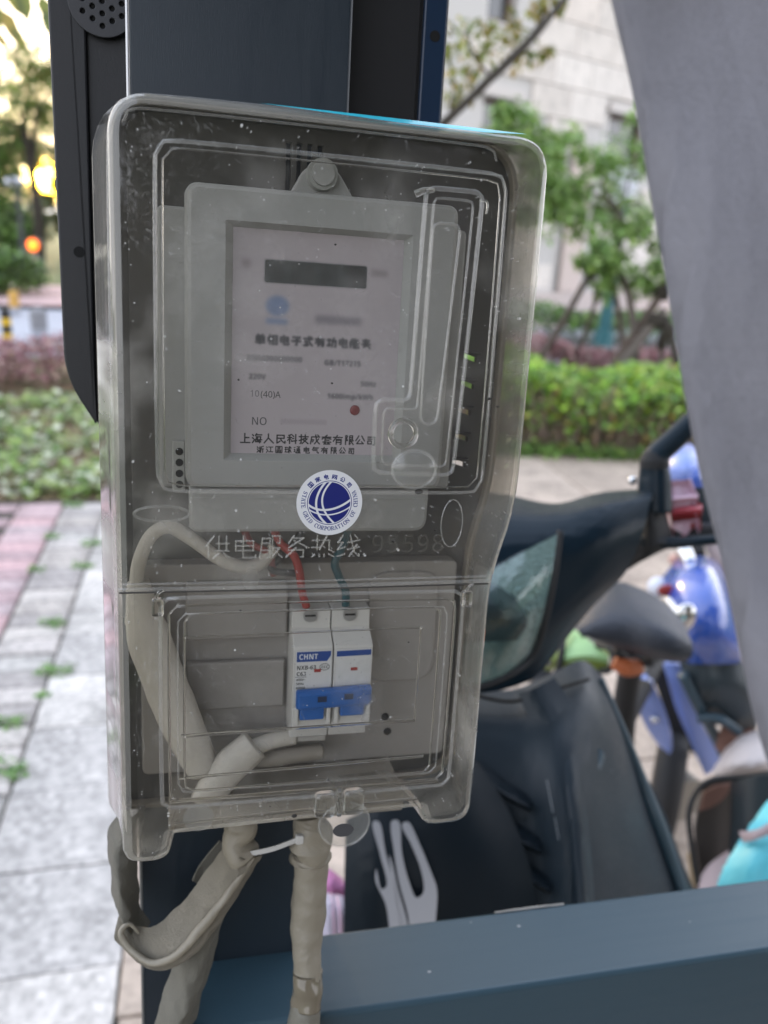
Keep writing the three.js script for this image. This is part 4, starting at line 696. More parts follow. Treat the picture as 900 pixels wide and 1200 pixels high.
// ---------------------------------------------------------------- electricity meter
{
  const t = mthing('electricity_meter', 'grey electricity meter with a pale printed plate inside the clear box', 'electricity meter', [0.1, -0.115, -0.08]);
  const out = [[0.0302, -0.0262], [0.1722, -0.0262], [0.1722, -0.1805], [0.0302, -0.1805]], win = rectPts(0.0496, -0.0430, 0.1473, -0.1652), plate = rectPts(0.0536, -0.0454, 0.1440, -0.1622);
  part(t, 'meter_base', slab(roundPoly(rectPts(0.0158, -0.0365, 0.183, -0.1838), 0, 0.003, 4), -0.0812, -0.058, 0.0015), mat.meterGrey);
  const z1 = -0.04, face = [at(roundPoly(out, 0.0008, 0.006, 6), -0.0578), at(roundPoly(out, 0, 0.006, 6), -0.0432), at(roundPoly(out, -0.0008, 0.0055, 6), -0.041), at(roundPoly(out, -0.0026, 0.004, 6), z1)];
  const shell = part(t, 'case', [loft(face), flat(roundPoly(out, -0.0026, 0.004, 6), z1, [roundPoly(win, 0, 0.0008, 6)])], mat.meterGrey);
  part(shell, 'bezel', loft([at(roundPoly(win, 0, 0.0008, 6), z1), at(roundPoly(plate, 0, 0.0008, 6), -0.0462)], true, 0.3), mat.bezel);
  const T = canvasTex(768, 1000, (c, w, h) => {
    c.fillStyle = '#cfc6ca'; c.fillRect(0, 0, w, h);
    const blur = (r, fn) => { c.save(); c.filter = 'blur(' + r + 'px)'; fn(); c.restore(); };
    blur(5, () => { c.fillStyle = '#4a5153'; c.fillRect(142, 128, 456, 96); c.fillStyle = '#60686a'; c.fillRect(222, 132, 34, 88); c.fillRect(352, 132, 40, 88); c.fillRect(468, 132, 30, 88); c.fillStyle = '#5c5052'; c.fillRect(520, 132, 74, 88); });
    blur(9, () => { c.fillStyle = '#8fa0c4'; c.beginPath(); c.ellipse(200, 325, 52, 44, 0, 0, 7); c.fill(); c.fillRect(150, 382, 96, 22); c.fillStyle = '#9d969e'; c.fillRect(372, 356, 212, 38); c.fillStyle = '#aaa0a4'; c.fillRect(40, 130, 38, 38); c.fillRect(620, 140, 80, 28); });
    blur(4, () => { c.strokeStyle = '#3f3f45'; drawGlyphs(c, '单相电子式有功电能表', 108, 456, 38, 54, 8); c.fillStyle = '#55545a'; c.font = 'bold 34px sans-serif'; c.fillText('DDS4000000000', 66, 572, 300); c.fillText('GB/T17215', 420, 580, 260); c.fillText('220V', 78, 656, 80); c.fillText('50Hz', 596, 672, 74); c.fillText('1600imp/kWh', 440, 734, 220); });
    c.fillStyle = '#6a666c'; c.font = '40px sans-serif'; c.fillText('10', 84, 736, 46); c.fillStyle = '#2c2c30'; c.fillText('(40)A', 132, 738, 92);
    c.font = '50px sans-serif'; c.fillStyle = '#47474c'; c.fillText('NO', 92, 866, 80);
    blur(5, () => { c.fillStyle = '#a59aa1'; c.font = '30px monospace'; c.fillText('000000000000', 226, 858, 330); });
    c.strokeStyle = '#202024'; drawGlyphs(c, '上海人民科技成套有限公司', 46, 908, 42, 54, 6);
    drawGlyphs(c, '浙江圆球通电气有限公司', 122, 966, 29, 43, 4.6);
  });
  part(t, 'name_plate', print(0.0535, -0.0454, 0.1441, -0.1622, -0.0464), std([0.62, 0.62, 0.62], 0.6, { map: T }));
  part(t, 'counter_window', slab(roundPoly(rectPts(0.0702, -0.0604, 0.1244, -0.0716), 0, 0.001, 3), -0.0463, -0.0461, 0.00005), phy([0.7, 0.72, 0.72], 0.1, { transmission: 0.95, thickness: 0 }));
  part(t, 'pulse_lamp', new THREE.SphereGeometry(0.0028, 14, 10).scale(1, 1, 0.3).translate(0.1212, -0.1371, -0.0461), mat.redDot);
  const cover = part(t, 'terminal_cover', slab(roundPoly(rectPts(0.0316, -0.1809, 0.1662, -0.2058), 0, [0.001, 0.001, 0.007, 0.006], 5), -0.075, -0.042, 0.002), mat.meterGrey);
  part(cover, 'seam_line', box(0.032, -0.1868, -0.042, 0.166, -0.1862, -0.0417, 0.0001), mat.bezel);
  const lug = part(t, 'hanging_lug', slab(roundPoly([[0.0905, -0.012], [0.1065, -0.012], [0.117, -0.0275], [0.082, -0.0275]], 0, [0.005, 0.005, 0.001, 0.001], 6), -0.0575, -0.05, 0.001), mat.meterGrey);
  part(lug, 'screw', new THREE.CylinderGeometry(0.0078, 0.0082, 0.006, 26).rotateX(Math.PI / 2).translate(0.0985, -0.0165, -0.047), mat.bezel);
  part(lug, 'screw_cap', new THREE.CylinderGeometry(0.0058, 0.006, 0.0022, 26).rotateX(Math.PI / 2).translate(0.0985, -0.0165, -0.0433), mat.meterGrey);
  const ts = part(t, 'terminal_strip', box(0.0228, -0.1855, -0.0578, 0.0296, -0.1575, -0.0545, 0.0008), mat.bezel);
  for (let i = 0; i < 4; i++) part(ts, 'terminal_hole', new THREE.CylinderGeometry(0.0021, 0.0021, 0.0004, 14).rotateX(Math.PI / 2).translate(0.0266, -0.1632 - i * 0.0061, -0.0543), mat.hole);
}
// ---------------------------------------------------------------- circuit breaker
{
  const t = mthing('circuit_breaker', 'white two pole circuit breaker with blue toggle behind the lower lid', 'circuit breaker', [0.114, -0.29, -0.065]);
  const T = canvasTex(256, 320, (c) => {
    c.fillStyle = '#e6e6e6'; c.fillRect(0, 0, 256, 320);
    c.fillStyle = '#1c4a9c'; c.beginPath(); c.moveTo(8, 8); c.lineTo(250, 8); c.lineTo(248, 40); c.lineTo(222, 76); c.lineTo(8, 76); c.fill();
    c.fillStyle = '#eef0f4'; c.font = 'bold 50px sans-serif'; c.fillText('CHNT', 22, 60, 180);
    c.fillStyle = '#222'; c.font = 'bold 40px sans-serif'; c.fillText('NXB-63', 8, 130, 150); c.fillText('C63', 8, 172, 74);
    c.lineWidth = 4; c.strokeStyle = '#333'; c.beginPath(); c.ellipse(206, 116, 34, 22, 0, 0, 7); c.stroke(); c.font = 'bold 26px sans-serif'; c.fillText('CCC', 182, 126, 50);
    c.font = 'bold 24px sans-serif'; c.fillText('400V~', 8, 206, 66); c.fillText('50Hz', 8, 234, 56); c.fillText('6000A', 8, 262, 66); c.font = 'bold 20px sans-serif'; c.fillText('GB 10963.1', 8, 290, 122); c.fillRect(0, 178, 82, 3);
    c.beginPath(); c.moveTo(160, 290); c.lineTo(168, 272); c.lineTo(176, 290); c.fill(); c.fillText('-25', 196, 290, 40);
  });
  const T2 = canvasTex(256, 320, (c) => {
    c.fillStyle = '#e6e6e6'; c.fillRect(0, 0, 256, 320); c.fillStyle = '#1c4a9c'; c.beginPath(); c.moveTo(4, 12); c.lineTo(252, 8); c.lineTo(252, 46); c.lineTo(4, 50); c.fill();
    c.strokeStyle = '#222'; c.lineWidth = 6; for (const x of [88, 124]) { c.beginPath(); c.moveTo(x - 12, 262); c.lineTo(x + 10, 272); c.lineTo(x - 4, 284); c.lineTo(x - 8, 302); c.stroke(); c.fillStyle = '#222'; c.beginPath(); c.arc(x - 10, 260, 7, 0, 7); c.fill(); }
  });
  // side profile (z, y), pushed across the width of one pole
  const prof = [[-0.067, -0.2562], [-0.052, -0.2562], [-0.052, -0.2675], [-0.0505, -0.2682], [-0.0402, -0.2742], [-0.0395, -0.2757], [-0.0395, -0.3265], [-0.048, -0.328], [-0.0485, -0.336], [-0.067, -0.337]];
  const poleG = (x0, x1) => { const e = new THREE.ExtrudeGeometry(shapeOf(prof), { depth: x1 - x0 - 0.001, bevelEnabled: true, bevelThickness: 0.0005, bevelSize: 0.0005, bevelOffset: -0.0005, bevelSegments: 2 }); return e.rotateY(Math.PI / 2).applyMatrix4(new THREE.Matrix4().makeScale(1, 1, -1)).translate(x0 + 0.0005, 0, 0); };
  const flip = (g) => { const i = g.index ? g.toNonIndexed() : g, p = i.attributes.position, n = i.attributes.normal; for (let k = 0; k < p.count; k += 3) { const a = [p.getX(k), p.getY(k), p.getZ(k)], b = [n.getX(k), n.getY(k), n.getZ(k)]; p.setXYZ(k, p.getX(k + 2), p.getY(k + 2), p.getZ(k + 2)); n.setXYZ(k, n.getX(k + 2), n.getY(k + 2), n.getZ(k + 2)); p.setXYZ(k + 2, ...a); n.setXYZ(k + 2, ...b); } return i; };
  [[0.0905, 0.1136, T], [0.1143, 0.1374, T2]].forEach(([x0, x1, map], i) => {
    const b = part(t, 'pole', flip(poleG(x0, x1)), mat.white);
    part(b, 'front_label', print(x0 + 0.0012, -0.2762, x1 - 0.0006, -0.3055, -0.0392), std([0.68, 0.68, 0.67], 0.45, { map }));
    part(b, 'indicator', box(x0 + (i ? 0.0102 : 0.0122), -0.2898, -0.0392, x0 + (i ? 0.0142 : 0.0162), -0.2879, -0.0387, 0.0002), mat.red);
    part(b, 'terminal_screw', new THREE.CylinderGeometry(0.0042, 0.0042, 0.0016, 18).rotateX(Math.PI / 2).translate((x0 + x1) / 2 - 0.0008, -0.2592, -0.0517), mat.steel);
    part(b, 'screw_slot', box((x0 + x1) / 2 - 0.004, -0.2598, -0.0509, (x0 + x1) / 2 + 0.0024, -0.2586, -0.0506, 0.0001), mat.hole);
    part(b, 'jaw', box(x0 + 0.0008, -0.3215, -0.0393, x0 + 0.0034, -0.3105, -0.0352, 0.0008), mat.white);
    part(b, 'jaw', box(x1 - 0.0032, -0.3215, -0.0393, x1 - 0.0006, -0.3105, -0.0352, 0.0008), mat.white);
  });
  const tg = part(t, 'toggle', slab(roundPoly([[0.0922, -0.2995], [0.1368, -0.2982], [0.1368, -0.3085], [0.1345, -0.3098], [0.0935, -0.311], [0.0922, -0.31]], 0, 0.0012, 4), -0.0392, -0.032, 0.0022), mat.blue);
  part(tg, 'toggle_tab', [box(0.0945, -0.3185, -0.0393, 0.109, -0.3095, -0.035, 0.001), box(0.1185, -0.3172, -0.0393, 0.133, -0.3085, -0.035, 0.001)], mat.blue);
  for (const [x, y] of [[0.1068, -0.3038], [0.1225, -0.303]]) part(tg, 'notch', box(x - 0.0025, y - 0.0018, -0.032, x + 0.0028, y + 0.0018, -0.0317, 0.0001), std([0.008, 0.02, 0.06], 0.6));
  part(t, 'rail_clip', box(0.0955, -0.3405, -0.066, 0.113, -0.3372, -0.05, 0.0006), mat.offWhite);
}
// ---------------------------------------------------------------- wires and sleeves inside the box
{
  const wire = (name, label, pts, r, m, o) => { const t = mthing(name, label, 'cable', pts[pts.length - 1]); part(t, 'sheath', mtube(pts, r, { rad: 12, wob: 0.03, ...o }), m); return t; };
  wire('white_cable', 'white cable looping below the meter inside the clear box', [[0.0, -0.262, -0.055], [0.003, -0.238, -0.05], [0.0062, -0.22, -0.048], [0.0128, -0.2075, -0.048], [0.021, -0.2042, -0.049], [0.033, -0.2115, -0.05], [0.049, -0.2235, -0.05], [0.062, -0.229, -0.052], [0.072, -0.2275, -0.055], [0.08, -0.219, -0.058]], 0.0038, mat.conduit);
  wire('red_wire', 'red wire dropping from the meter to the circuit breaker', [[0.0785, -0.2065, -0.06], [0.083, -0.216, -0.056], [0.0905, -0.2225, -0.052], [0.0938, -0.232, -0.05], [0.0955, -0.243, -0.05], [0.099, -0.254, -0.0525]], 0.0024, mat.red);
  wire('red_wire', 'short dark red wire crossing the white loop beside the red wire', [[0.062, -0.207, -0.062], [0.066, -0.216, -0.058], [0.076, -0.222, -0.056], [0.08, -0.236, -0.058]], 0.0022, std([0.2, 0.03, 0.025], 0.5));
  wire('dark_wire', 'dark teal wire dropping from the meter to the circuit breaker', [[0.1235, -0.2062, -0.058], [0.12, -0.2165, -0.054], [0.1145, -0.227, -0.051], [0.117, -0.2345, -0.052], [0.1215, -0.244, -0.051], [0.1225, -0.254, -0.0525]], 0.0024, mat.teal);
  wire('black_wire', 'black wire passing behind the raised lettering', [[0.1005, -0.2062, -0.062], [0.094, -0.213, -0.06], [0.088, -0.222, -0.06], [0.078, -0.2315, -0.056], [0.094, -0.2335, -0.052]], 0.0021, mat.black);
  const c = mthing('white_conduit', 'wide flattened white sleeve slanting down inside the lower compartment', 'cable sleeve', [0.036, -0.36, -0.05]);
  part(c, 'sheath', mtube([[0.004, -0.236, -0.052], [0.008, -0.262, -0.05], [0.017, -0.292, -0.048], [0.029, -0.325, -0.046], [0.04, -0.352, -0.047]], [0.006, 0.0118, 0.0122, 0.0118, 0.0095], { rad: 18, wob: 0.03 }), mat.conduit);
  const c2 = mthing('tape_wrapped_cable', 'white tape wrapped cable end bent sideways in the lower compartment', 'cable', [0.05, -0.36, -0.044]);
  part(c2, 'wrap', mtube([[0.04, -0.371, -0.04], [0.049, -0.356, -0.041], [0.062, -0.342, -0.042], [0.0695, -0.3362, -0.043]], [0.0085, 0.0105, 0.0108, 0.0098], { rad: 10, wob: 0.05, flatten: 0.7 }), mat.conduit);
  part(c2, 'cable', mtube([[0.066, -0.341, -0.046], [0.08, -0.3385, -0.05], [0.0945, -0.3385, -0.053]], [0.0052, 0.005, 0.0046], { rad: 12, wob: 0.04 }), mat.conduit);
  part(c2, 'core', mtube([[0.094, -0.3385, -0.053], [0.103, -0.338, -0.055], [0.112, -0.334, -0.058]], 0.002, { rad: 8 }), mat.black);
  wire('grey_cable', 'grey cable lying along the bottom of the lower compartment', [[0.062, -0.352, -0.056], [0.078, -0.3515, -0.052], [0.095, -0.3505, -0.053], [0.112, -0.351, -0.056]], 0.005, mat.lip);
}
// sleeves and tie below the box
{
  const t = mthing('fabric_sleeve', 'creased beige sleeve folded in a loop under the meter box', 'cable sleeve', [0.02, -0.6, -0.03]);
  EYE = camera.position.clone().applyMatrix4(MF.clone().invert());
  const fold = (rows, th, wr = 0.0007) => skin(rows.map((r) => r.map((p) => V3(...p))), th, 9, 9, wr / 4, wr);
  part(t, 'knot', mtube([[0.06, -0.385, -0.052], [0.0625, -0.396, -0.05], [0.06, -0.4055, -0.048], [0.064, -0.414, -0.048]], [0.008, 0.0095, 0.0075, 0.0105], { wob: 0.2, rad: 18, seg: 40 }), mat.sleeve);
  part(t, 'band', fold([[[0.054, -0.407, -0.052], [0.062, -0.409, -0.038], [0.075, -0.413, -0.044]], [[0.044, -0.424, -0.054], [0.054, -0.43, -0.034], [0.07, -0.425, -0.046]], [[0.03, -0.441, -0.05], [0.042, -0.452, -0.03], [0.056, -0.448, -0.044]], [[0.013, -0.455, -0.046], [0.024, -0.469, -0.027], [0.04, -0.472, -0.042]], [[0.0, -0.458, -0.05], [0.006, -0.474, -0.034], [0.018, -0.486, -0.046]], [[-0.009, -0.45, -0.06], [-0.012, -0.463, -0.046], [0.002, -0.477, -0.056]]], 0.0012), mat.sleeve);
  part(t, 'fold_edge', mtube([[0.07, -0.412, -0.042], [0.054, -0.43, -0.0335], [0.04, -0.4455, -0.029], [0.024, -0.462, -0.0265], [0.01, -0.4685, -0.03], [-0.002, -0.4645, -0.038], [-0.0085, -0.4555, -0.043], [-0.004, -0.4525, -0.046], [0.002, -0.459, -0.045]], [0.0012, 0.0024, 0.0022, 0.003, 0.0026, 0.002, 0.0022, 0.0018, 0.001], { rad: 10, seg: 70, wob: 0.15 }), mat.sleeve);
  part(t, 'inner_fold', fold([[[0.05, -0.41, -0.058], [0.058, -0.418, -0.06], [0.066, -0.416, -0.058]], [[0.038, -0.428, -0.06], [0.044, -0.436, -0.062], [0.052, -0.434, -0.06]], [[0.034, -0.438, -0.06], [0.038, -0.444, -0.064], [0.044, -0.444, -0.06]]], 0.0012, 0.0001), mat.sleeveGrey);
  part(t, 'loop', fold([[[-0.006, -0.388, -0.07], [-0.002, -0.39, -0.06], [0.003, -0.39, -0.066]], [[-0.0165, -0.404, -0.076], [-0.008, -0.404, -0.06], [0.0, -0.4, -0.07]], [[-0.0185, -0.416, -0.076], [-0.01, -0.42, -0.054], [0.0, -0.424, -0.07]], [[-0.0165, -0.434, -0.074], [-0.008, -0.436, -0.05], [0.001, -0.442, -0.066]], [[-0.0155, -0.45, -0.07], [-0.006, -0.453, -0.046], [0.002, -0.456, -0.064]], [[-0.0095, -0.459, -0.066], [-0.001, -0.467, -0.048], [0.008, -0.466, -0.062]]], 0.0012), mat.sleeveGrey);
  part(t, 'tail', fold([[[0.028, -0.458, -0.056], [0.04, -0.466, -0.038], [0.054, -0.452, -0.05]], [[0.022, -0.49, -0.054], [0.033, -0.496, -0.034], [0.046, -0.49, -0.048]], [[0.012, -0.525, -0.052], [0.024, -0.528, -0.032], [0.036, -0.528, -0.046]], [[0.002, -0.575, -0.05], [0.016, -0.575, -0.03], [0.03, -0.58, -0.044]]], 0.0014), mat.sleeveGrey);
  const s = mthing('wrapped_cable', 'pale tape wrapped cable hanging straight down in front of the rail', 'cable', [0.1, -0.6, -0.03]);
  const top = part(s, 'knot', mtube([[0.1045, -0.392, -0.05], [0.1062, -0.402, -0.047], [0.107, -0.411, -0.046], [0.106, -0.4185, -0.046]], [0.0085, 0.0115, 0.0135, 0.0105], { wob: 0.14, rad: 20, seg: 40 }), mat.sleeve);
  part(top, 'tape_edge', mtube([[0.1055, -0.4155, -0.046], [0.1058, -0.4185, -0.046], [0.1057, -0.421, -0.046]], [0.0108, 0.0132, 0.0106], { wob: 0.06, rad: 20 }), mat.sleeve);
  part(s, 'sheath', mtube([[0.1062, -0.416, -0.046], [0.1063, -0.432, -0.044], [0.105, -0.455, -0.04], [0.1038, -0.476, -0.034], [0.104, -0.49, -0.028], [0.104, -0.5, -0.025]], [0.0105, 0.0108, 0.0112, 0.0102, 0.0088, 0.0086], { wob: 0.06, rad: 22, seg: 60 }), mat.sleeve);
  part(s, 'clear_tape', mtube([[0.104, -0.488, -0.028], [0.1036, -0.498, -0.025], [0.103, -0.508, -0.022]], [0.0093, 0.01, 0.0095], { wob: 0.12, rad: 22, seg: 40 }), mat.sleeveBrown);
  part(s, 'lower_sheath', mtube([[0.103, -0.503, -0.024], [0.1015, -0.518, -0.02], [0.1, -0.54, -0.018], [0.099, -0.59, -0.017]], [0.0088, 0.011, 0.0125, 0.013], { wob: 0.05, rad: 22, seg: 50 }), mat.sleeveGrey);
  const z = mthing('cable_tie', 'white cable tie stretched between the two sleeves below the box', 'cable tie', [0.08, -0.405, -0.045]);
  part(z, 'strap', skin([[V3(0.0655, -0.4085, -0.043), V3(0.081, -0.4035, -0.039), V3(0.0965, -0.398, -0.038)], [V3(0.0655, -0.4105, -0.0425), V3(0.081, -0.4055, -0.0385), V3(0.0965, -0.4, -0.0375)], [V3(0.066, -0.412, -0.043), V3(0.081, -0.407, -0.039), V3(0.0965, -0.4015, -0.038)]], 0.0012, 6, 3), mat.white);
  EYE = camera.position;
  part(z, 'head', box(0.095, -0.4025, -0.0405, 0.1, -0.3965, -0.0365, 0.001), mat.white);
}
// ---------------------------------------------------------------- dark scooter behind the rail
{
  const base = G(520, 1100); const t = thing('electric_scooter', 'dark blue black scooter with large headlight facing the camera behind the rail', 'scooter', base);
  const cowl = part(t, 'front_cowl', pskin([
    [[430, 574, 1.1], [520, 572, 1.08], [590, 579, 1.07], [650, 590, 1.06], [700, 578, 1.07], [764, 572, 1.1]],
    [[430, 600, 0.99], [520, 598, 0.97], [580, 600, 0.97], [650, 603, 0.965], [705, 593, 0.965], [763, 581, 0.995]],
    [[430, 606, 0.978], [520, 604, 0.958], [580, 606, 0.958], [650, 609, 0.955], [705, 599, 0.957], [762, 587, 0.988]],
    [[430, 650, 0.95], [520, 648, 0.93], [585, 642, 0.93], [655, 636, 0.935], [710, 626, 0.945], [754, 622, 0.975]],
    [[430, 710, 0.94], [520, 712, 0.92], [580, 710, 0.92], [648, 698, 0.935], [692, 688, 0.955], [735, 668, 0.985]],
    [[430, 770, 0.95], [520, 775, 0.93], [570, 776, 0.93], [620, 762, 0.95], [655, 742, 0.965], [690, 716, 0.99]],
    [[430, 806, 0.98], [520, 812, 0.96], [566, 812, 0.96], [598, 806, 0.98], [622, 797, 0.98], [636, 786, 1.0]]], 0.008, 7, 7), mat.scooter);
  const hl = part(t, 'headlight', pskin([
    [[520, 702, 0.922], [570, 672, 0.922], [612, 648, 0.925], [654, 626, 0.93]],
    [[512, 735, 0.915], [565, 715, 0.915], [608, 690, 0.918], [646, 672, 0.928]],
    [[512, 770, 0.915], [560, 760, 0.915], [600, 745, 0.918], [634, 726, 0.93]],
    [[520, 806, 0.925], [566, 799, 0.925], [597, 786, 0.93], [620, 766, 0.942]]], 0.004, 7, 7), mat.reflector);
  part(hl, 'bulb_shroud', pskin([[[530, 690, 0.905], [570, 682, 0.9], [605, 700, 0.905]], [[525, 720, 0.895], [570, 715, 0.88], [618, 728, 0.9]], [[535, 752, 0.905], [575, 752, 0.9], [606, 750, 0.908]]], 0.003, 8, 8), mat.darkFrame);
  part(hl, 'lens', pskin([
    [[516, 700, 0.905], [570, 668, 0.903], [614, 645, 0.907], [655, 624, 0.92]],
    [[506, 735, 0.885], [565, 715, 0.88], [610, 690, 0.888], [649, 670, 0.912]],
    [[506, 770, 0.888], [560, 760, 0.884], [602, 747, 0.893], [638, 727, 0.918]],
    [[516, 808, 0.91], [566, 802, 0.908], [599, 789, 0.914], [623, 768, 0.93]]], 0.003, 7, 7), mat.lens);
  part(t, 'headlight_trim', ptube([[657, 622, 0.915], [651, 668, 0.908], [640, 724, 0.912], [624, 769, 0.925], [598, 791, 0.91], [566, 804, 0.905], [516, 811, 0.905]], 0.0035, { rad: 8, seg: 60 }), mat.rubber);
  part(t, 'leg_shield', pskin([
    [[470, 800, 1.06], [545, 806, 1.06], [600, 808, 1.07], [645, 790, 1.09], [682, 774, 1.12], [708, 794, 1.16]],
    [[470, 850, 0.99], [545, 850, 0.98], [605, 852, 0.98], [655, 840, 0.975], [700, 830, 1.02], [728, 842, 1.11]],
    [[470, 920, 0.96], [545, 920, 0.95], [615, 925, 0.945], [660, 915, 0.925], [716, 918, 0.99], [760, 930, 1.1]],
    [[470, 990, 0.94], [545, 990, 0.94], [630, 995, 0.93], [668, 988, 0.905], [728, 990, 0.98], [786, 1000, 1.1]],
    [[470, 1070, 0.93], [545, 1070, 0.93], [640, 1070, 0.92], [674, 1066, 0.9], [738, 1066, 0.98], [806, 1060, 1.1]],
    [[470, 1200, 0.93], [545, 1200, 0.93], [640, 1200, 0.92], [676, 1200, 0.91], [742, 1200, 0.98], [820, 1190, 1.1]]], 0.008, 7, 7), mat.scooterPanel);
  part(t, 'centre_ridge', pskin([
    [[606, 812, 1.012], [622, 808, 1.0], [650, 794, 1.018]],
    [[632, 870, 0.968], [655, 866, 0.955], [690, 858, 0.98]],
    [[650, 930, 0.936], [668, 926, 0.918], [692, 922, 0.95]],
    [[662, 990, 0.914], [676, 988, 0.897], [698, 986, 0.935]],
    [[668, 1060, 0.902], [682, 1060, 0.882], [700, 1060, 0.925]],
    [[670, 1150, 0.9], [686, 1150, 0.885], [704, 1150, 0.925]]], 0.006, 7, 6), mat.scooterPanel);
  part(t, 'scratch', [ptube([[641, 914, 0.918], [645, 936, 0.914], [648, 952, 0.91]], 0.0005, { rad: 5 }), ptube([[650, 958, 0.909], [653, 974, 0.905], [655, 984, 0.903]], 0.0004, { rad: 5 })], mat.chip);
  part(t, 'panel_seam', ptube([[545, 812, 1.005], [600, 822, 1.005], [650, 808, 1.01], [690, 796, 1.05]], 0.0022, { rad: 6, seg: 40 }), mat.hole);
  part(t, 'panel_screw', [new THREE.SphereGeometry(0.006, 10, 8).scale(1, 1, 0.4).translate(...P(712, 905, 1.0).toArray())], mat.darkFrame);
  const fins = [[[556, 902, 0.945], [590, 930, 0.925], [622, 948, 0.925]], [[560, 948, 0.935], [600, 980, 0.912], [634, 998, 0.912]], [[575, 1000, 0.925], [612, 1025, 0.905], [645, 1045, 0.903]]];
  for (const f of fins) part(t, 'vent_fin', pskin([f.map(([x, y, d]) => [x, y - 16, d + 0.02]), f, f.map(([x, y, d]) => [x - 2, y + 6, d + 0.03])], 0.003, 5, 4), mat.scooterGrey);
  for (const f of [[[690, 918, 0.97], [700, 904, 0.985], [706, 880, 1.0]], [[692, 1000, 0.955], [702, 980, 0.97], [710, 950, 0.985]]]) part(t, 'vent_fin', pskin([f.map(([x, y, d]) => [x - 10, y - 6, d - 0.012]), f.map(([x, y, d]) => [x, y, d - 0.014]), f.map(([x, y, d]) => [x + 4, y + 10, d])], 0.003, 5, 4), mat.beam);
  part(t, 'edge_highlight', ptube([[704, 796, 1.105], [726, 846, 1.09], [748, 900, 1.085], [764, 945, 1.08], [786, 1002, 1.08], [806, 1062, 1.08]], [0.004, 0.005, 0.006, 0.009, 0.008, 0.006], { rad: 10, seg: 50 }), mat.beam);  // lighter blue tube stands in for the bluish highlight on this edge
  part(t, 'side_flank', pskin([[[752, 900, 1.12], [768, 930, 1.16], [782, 960, 1.2]], [[764, 960, 1.12], [784, 985, 1.16], [800, 1010, 1.2]], [[784, 1060, 1.12], [806, 1062, 1.16], [822, 1066, 1.2]], [[800, 1180, 1.12], [825, 1180, 1.16], [840, 1180, 1.2]]], 0.006), mat.scooter);
  const nose = part(t, 'mudguard', pskin([
    [[406, 960, 0.9], [430, 950, 0.885], [470, 938, 0.88], [520, 915, 0.885], [560, 892, 0.92]],
    [[404, 1000, 0.888], [430, 995, 0.872], [475, 985, 0.868], [540, 965, 0.876], [596, 950, 0.91]],
    [[403, 1050, 0.88], [430, 1050, 0.865], [480, 1046, 0.86], [560, 1035, 0.87], [622, 1020, 0.9]],
    [[402, 1160, 0.88], [430, 1160, 0.865], [485, 1160, 0.86], [570, 1150, 0.87], [640, 1140, 0.9]]], 0.006, 7, 7), mat.scooterGrey);
  // pale flame decal: three tongues, cut as flat shapes laid on the guard
  const dec = (pts) => { const c = new THREE.CatmullRomCurve3(pts.map(([x, y]) => V3(x, y, 0)), true, 'centripetal').getPoints(pts.length * 6).slice(0, -1), z0 = c.map((p) => P(p.x, p.y, 0.846)), tri = THREE.ShapeUtils.triangulateShape(c.map((p) => new THREE.Vector2(p.x, p.y)), []), N = z0.length, b = c.map((p) => P(p.x, p.y, 0.8475)), idx = []; for (const f of tri) { idx.push(f[0], f[1], f[2]); idx.push(f[2] + N, f[1] + N, f[0] + N); } for (let i = 0; i < N; i++) { const j = (i + 1) % N; idx.push(i, j, j + N, i, j + N, i + N); } return toCreasedNormals(geoFrom([...z0, ...b].flatMap((p) => [p.x, p.y, p.z]), idx), 0.5); };
  part(nose, 'flame_decal', dec([[437, 963], [444, 963], [452, 1000], [462, 1035], [470, 1075], [473, 1110], [462, 1110], [452, 1060], [440, 1032], [441, 1018], [447, 1042], [453, 1038], [445, 1000]]), mat.decal);
  part(nose, 'flame_decal', dec([[459, 962], [467, 962], [471, 1000], [480, 1035], [488, 1052], [496, 1046], [494, 1022], [482, 990], [471, 966], [478, 963], [492, 990], [506, 1024], [512, 1042], [511, 1072], [505, 1110], [484, 1110], [478, 1072], [468, 1035], [462, 1000]]), mat.decal);
  part(nose, 'flame_decal', dec([[456, 1002], [460, 1012], [466, 1040], [477, 1080], [480, 1110], [475, 1110], [466, 1062], [460, 1030]]), mat.decal);
  // steering
  part(t, 'handlebar', ptube([[700, 632, 1.1], [760, 632, 1.1], [800, 628, 1.1], [850, 624, 1.09], [900, 622, 1.09]], [0.022, 0.018, 0.014, 0.014, 0.014], { rad: 16 }), mat.rubber);
  part(t, 'switch_box', pskin([[[752, 562, 1.1], [766, 555, 1.06], [776, 568, 1.07], [780, 580, 1.1]], [[744, 606, 1.1], [762, 600, 1.04], [776, 602, 1.05], [783, 608, 1.08]], [[738, 644, 1.1], [762, 642, 1.04], [778, 638, 1.05], [790, 634, 1.08]]], 0.02, 6, 6), mat.rubber);
  part(t, 'brake_lever', ptube([[752, 634, 1.06], [785, 636, 1.05], [815, 634, 1.04], [850, 631, 1.04]], [0.012, 0.01, 0.0085, 0.008], { rad: 10, flatten: 0.8 }), mat.scooter);
  part(t, 'under_cover', pskin([[[735, 628, 1.1], [765, 636, 1.04], [800, 636, 1.05]], [[734, 650, 1.1], [758, 652, 1.06], [780, 644, 1.07]], [[728, 672, 1.12], [742, 664, 1.1], [756, 654, 1.1]]], 0.01), mat.rubber);
  const mir = part(t, 'mirror_stem', ptube([[767, 600, 1.06], [767, 560, 1.055], [768, 538, 1.05], [790, 515, 1.045], [835, 474, 1.04], [862, 450, 1.04]], [0.023, 0.021, 0.015, 0.0145, 0.014, 0.013], { rad: 14, seg: 60 }), mat.scooter);
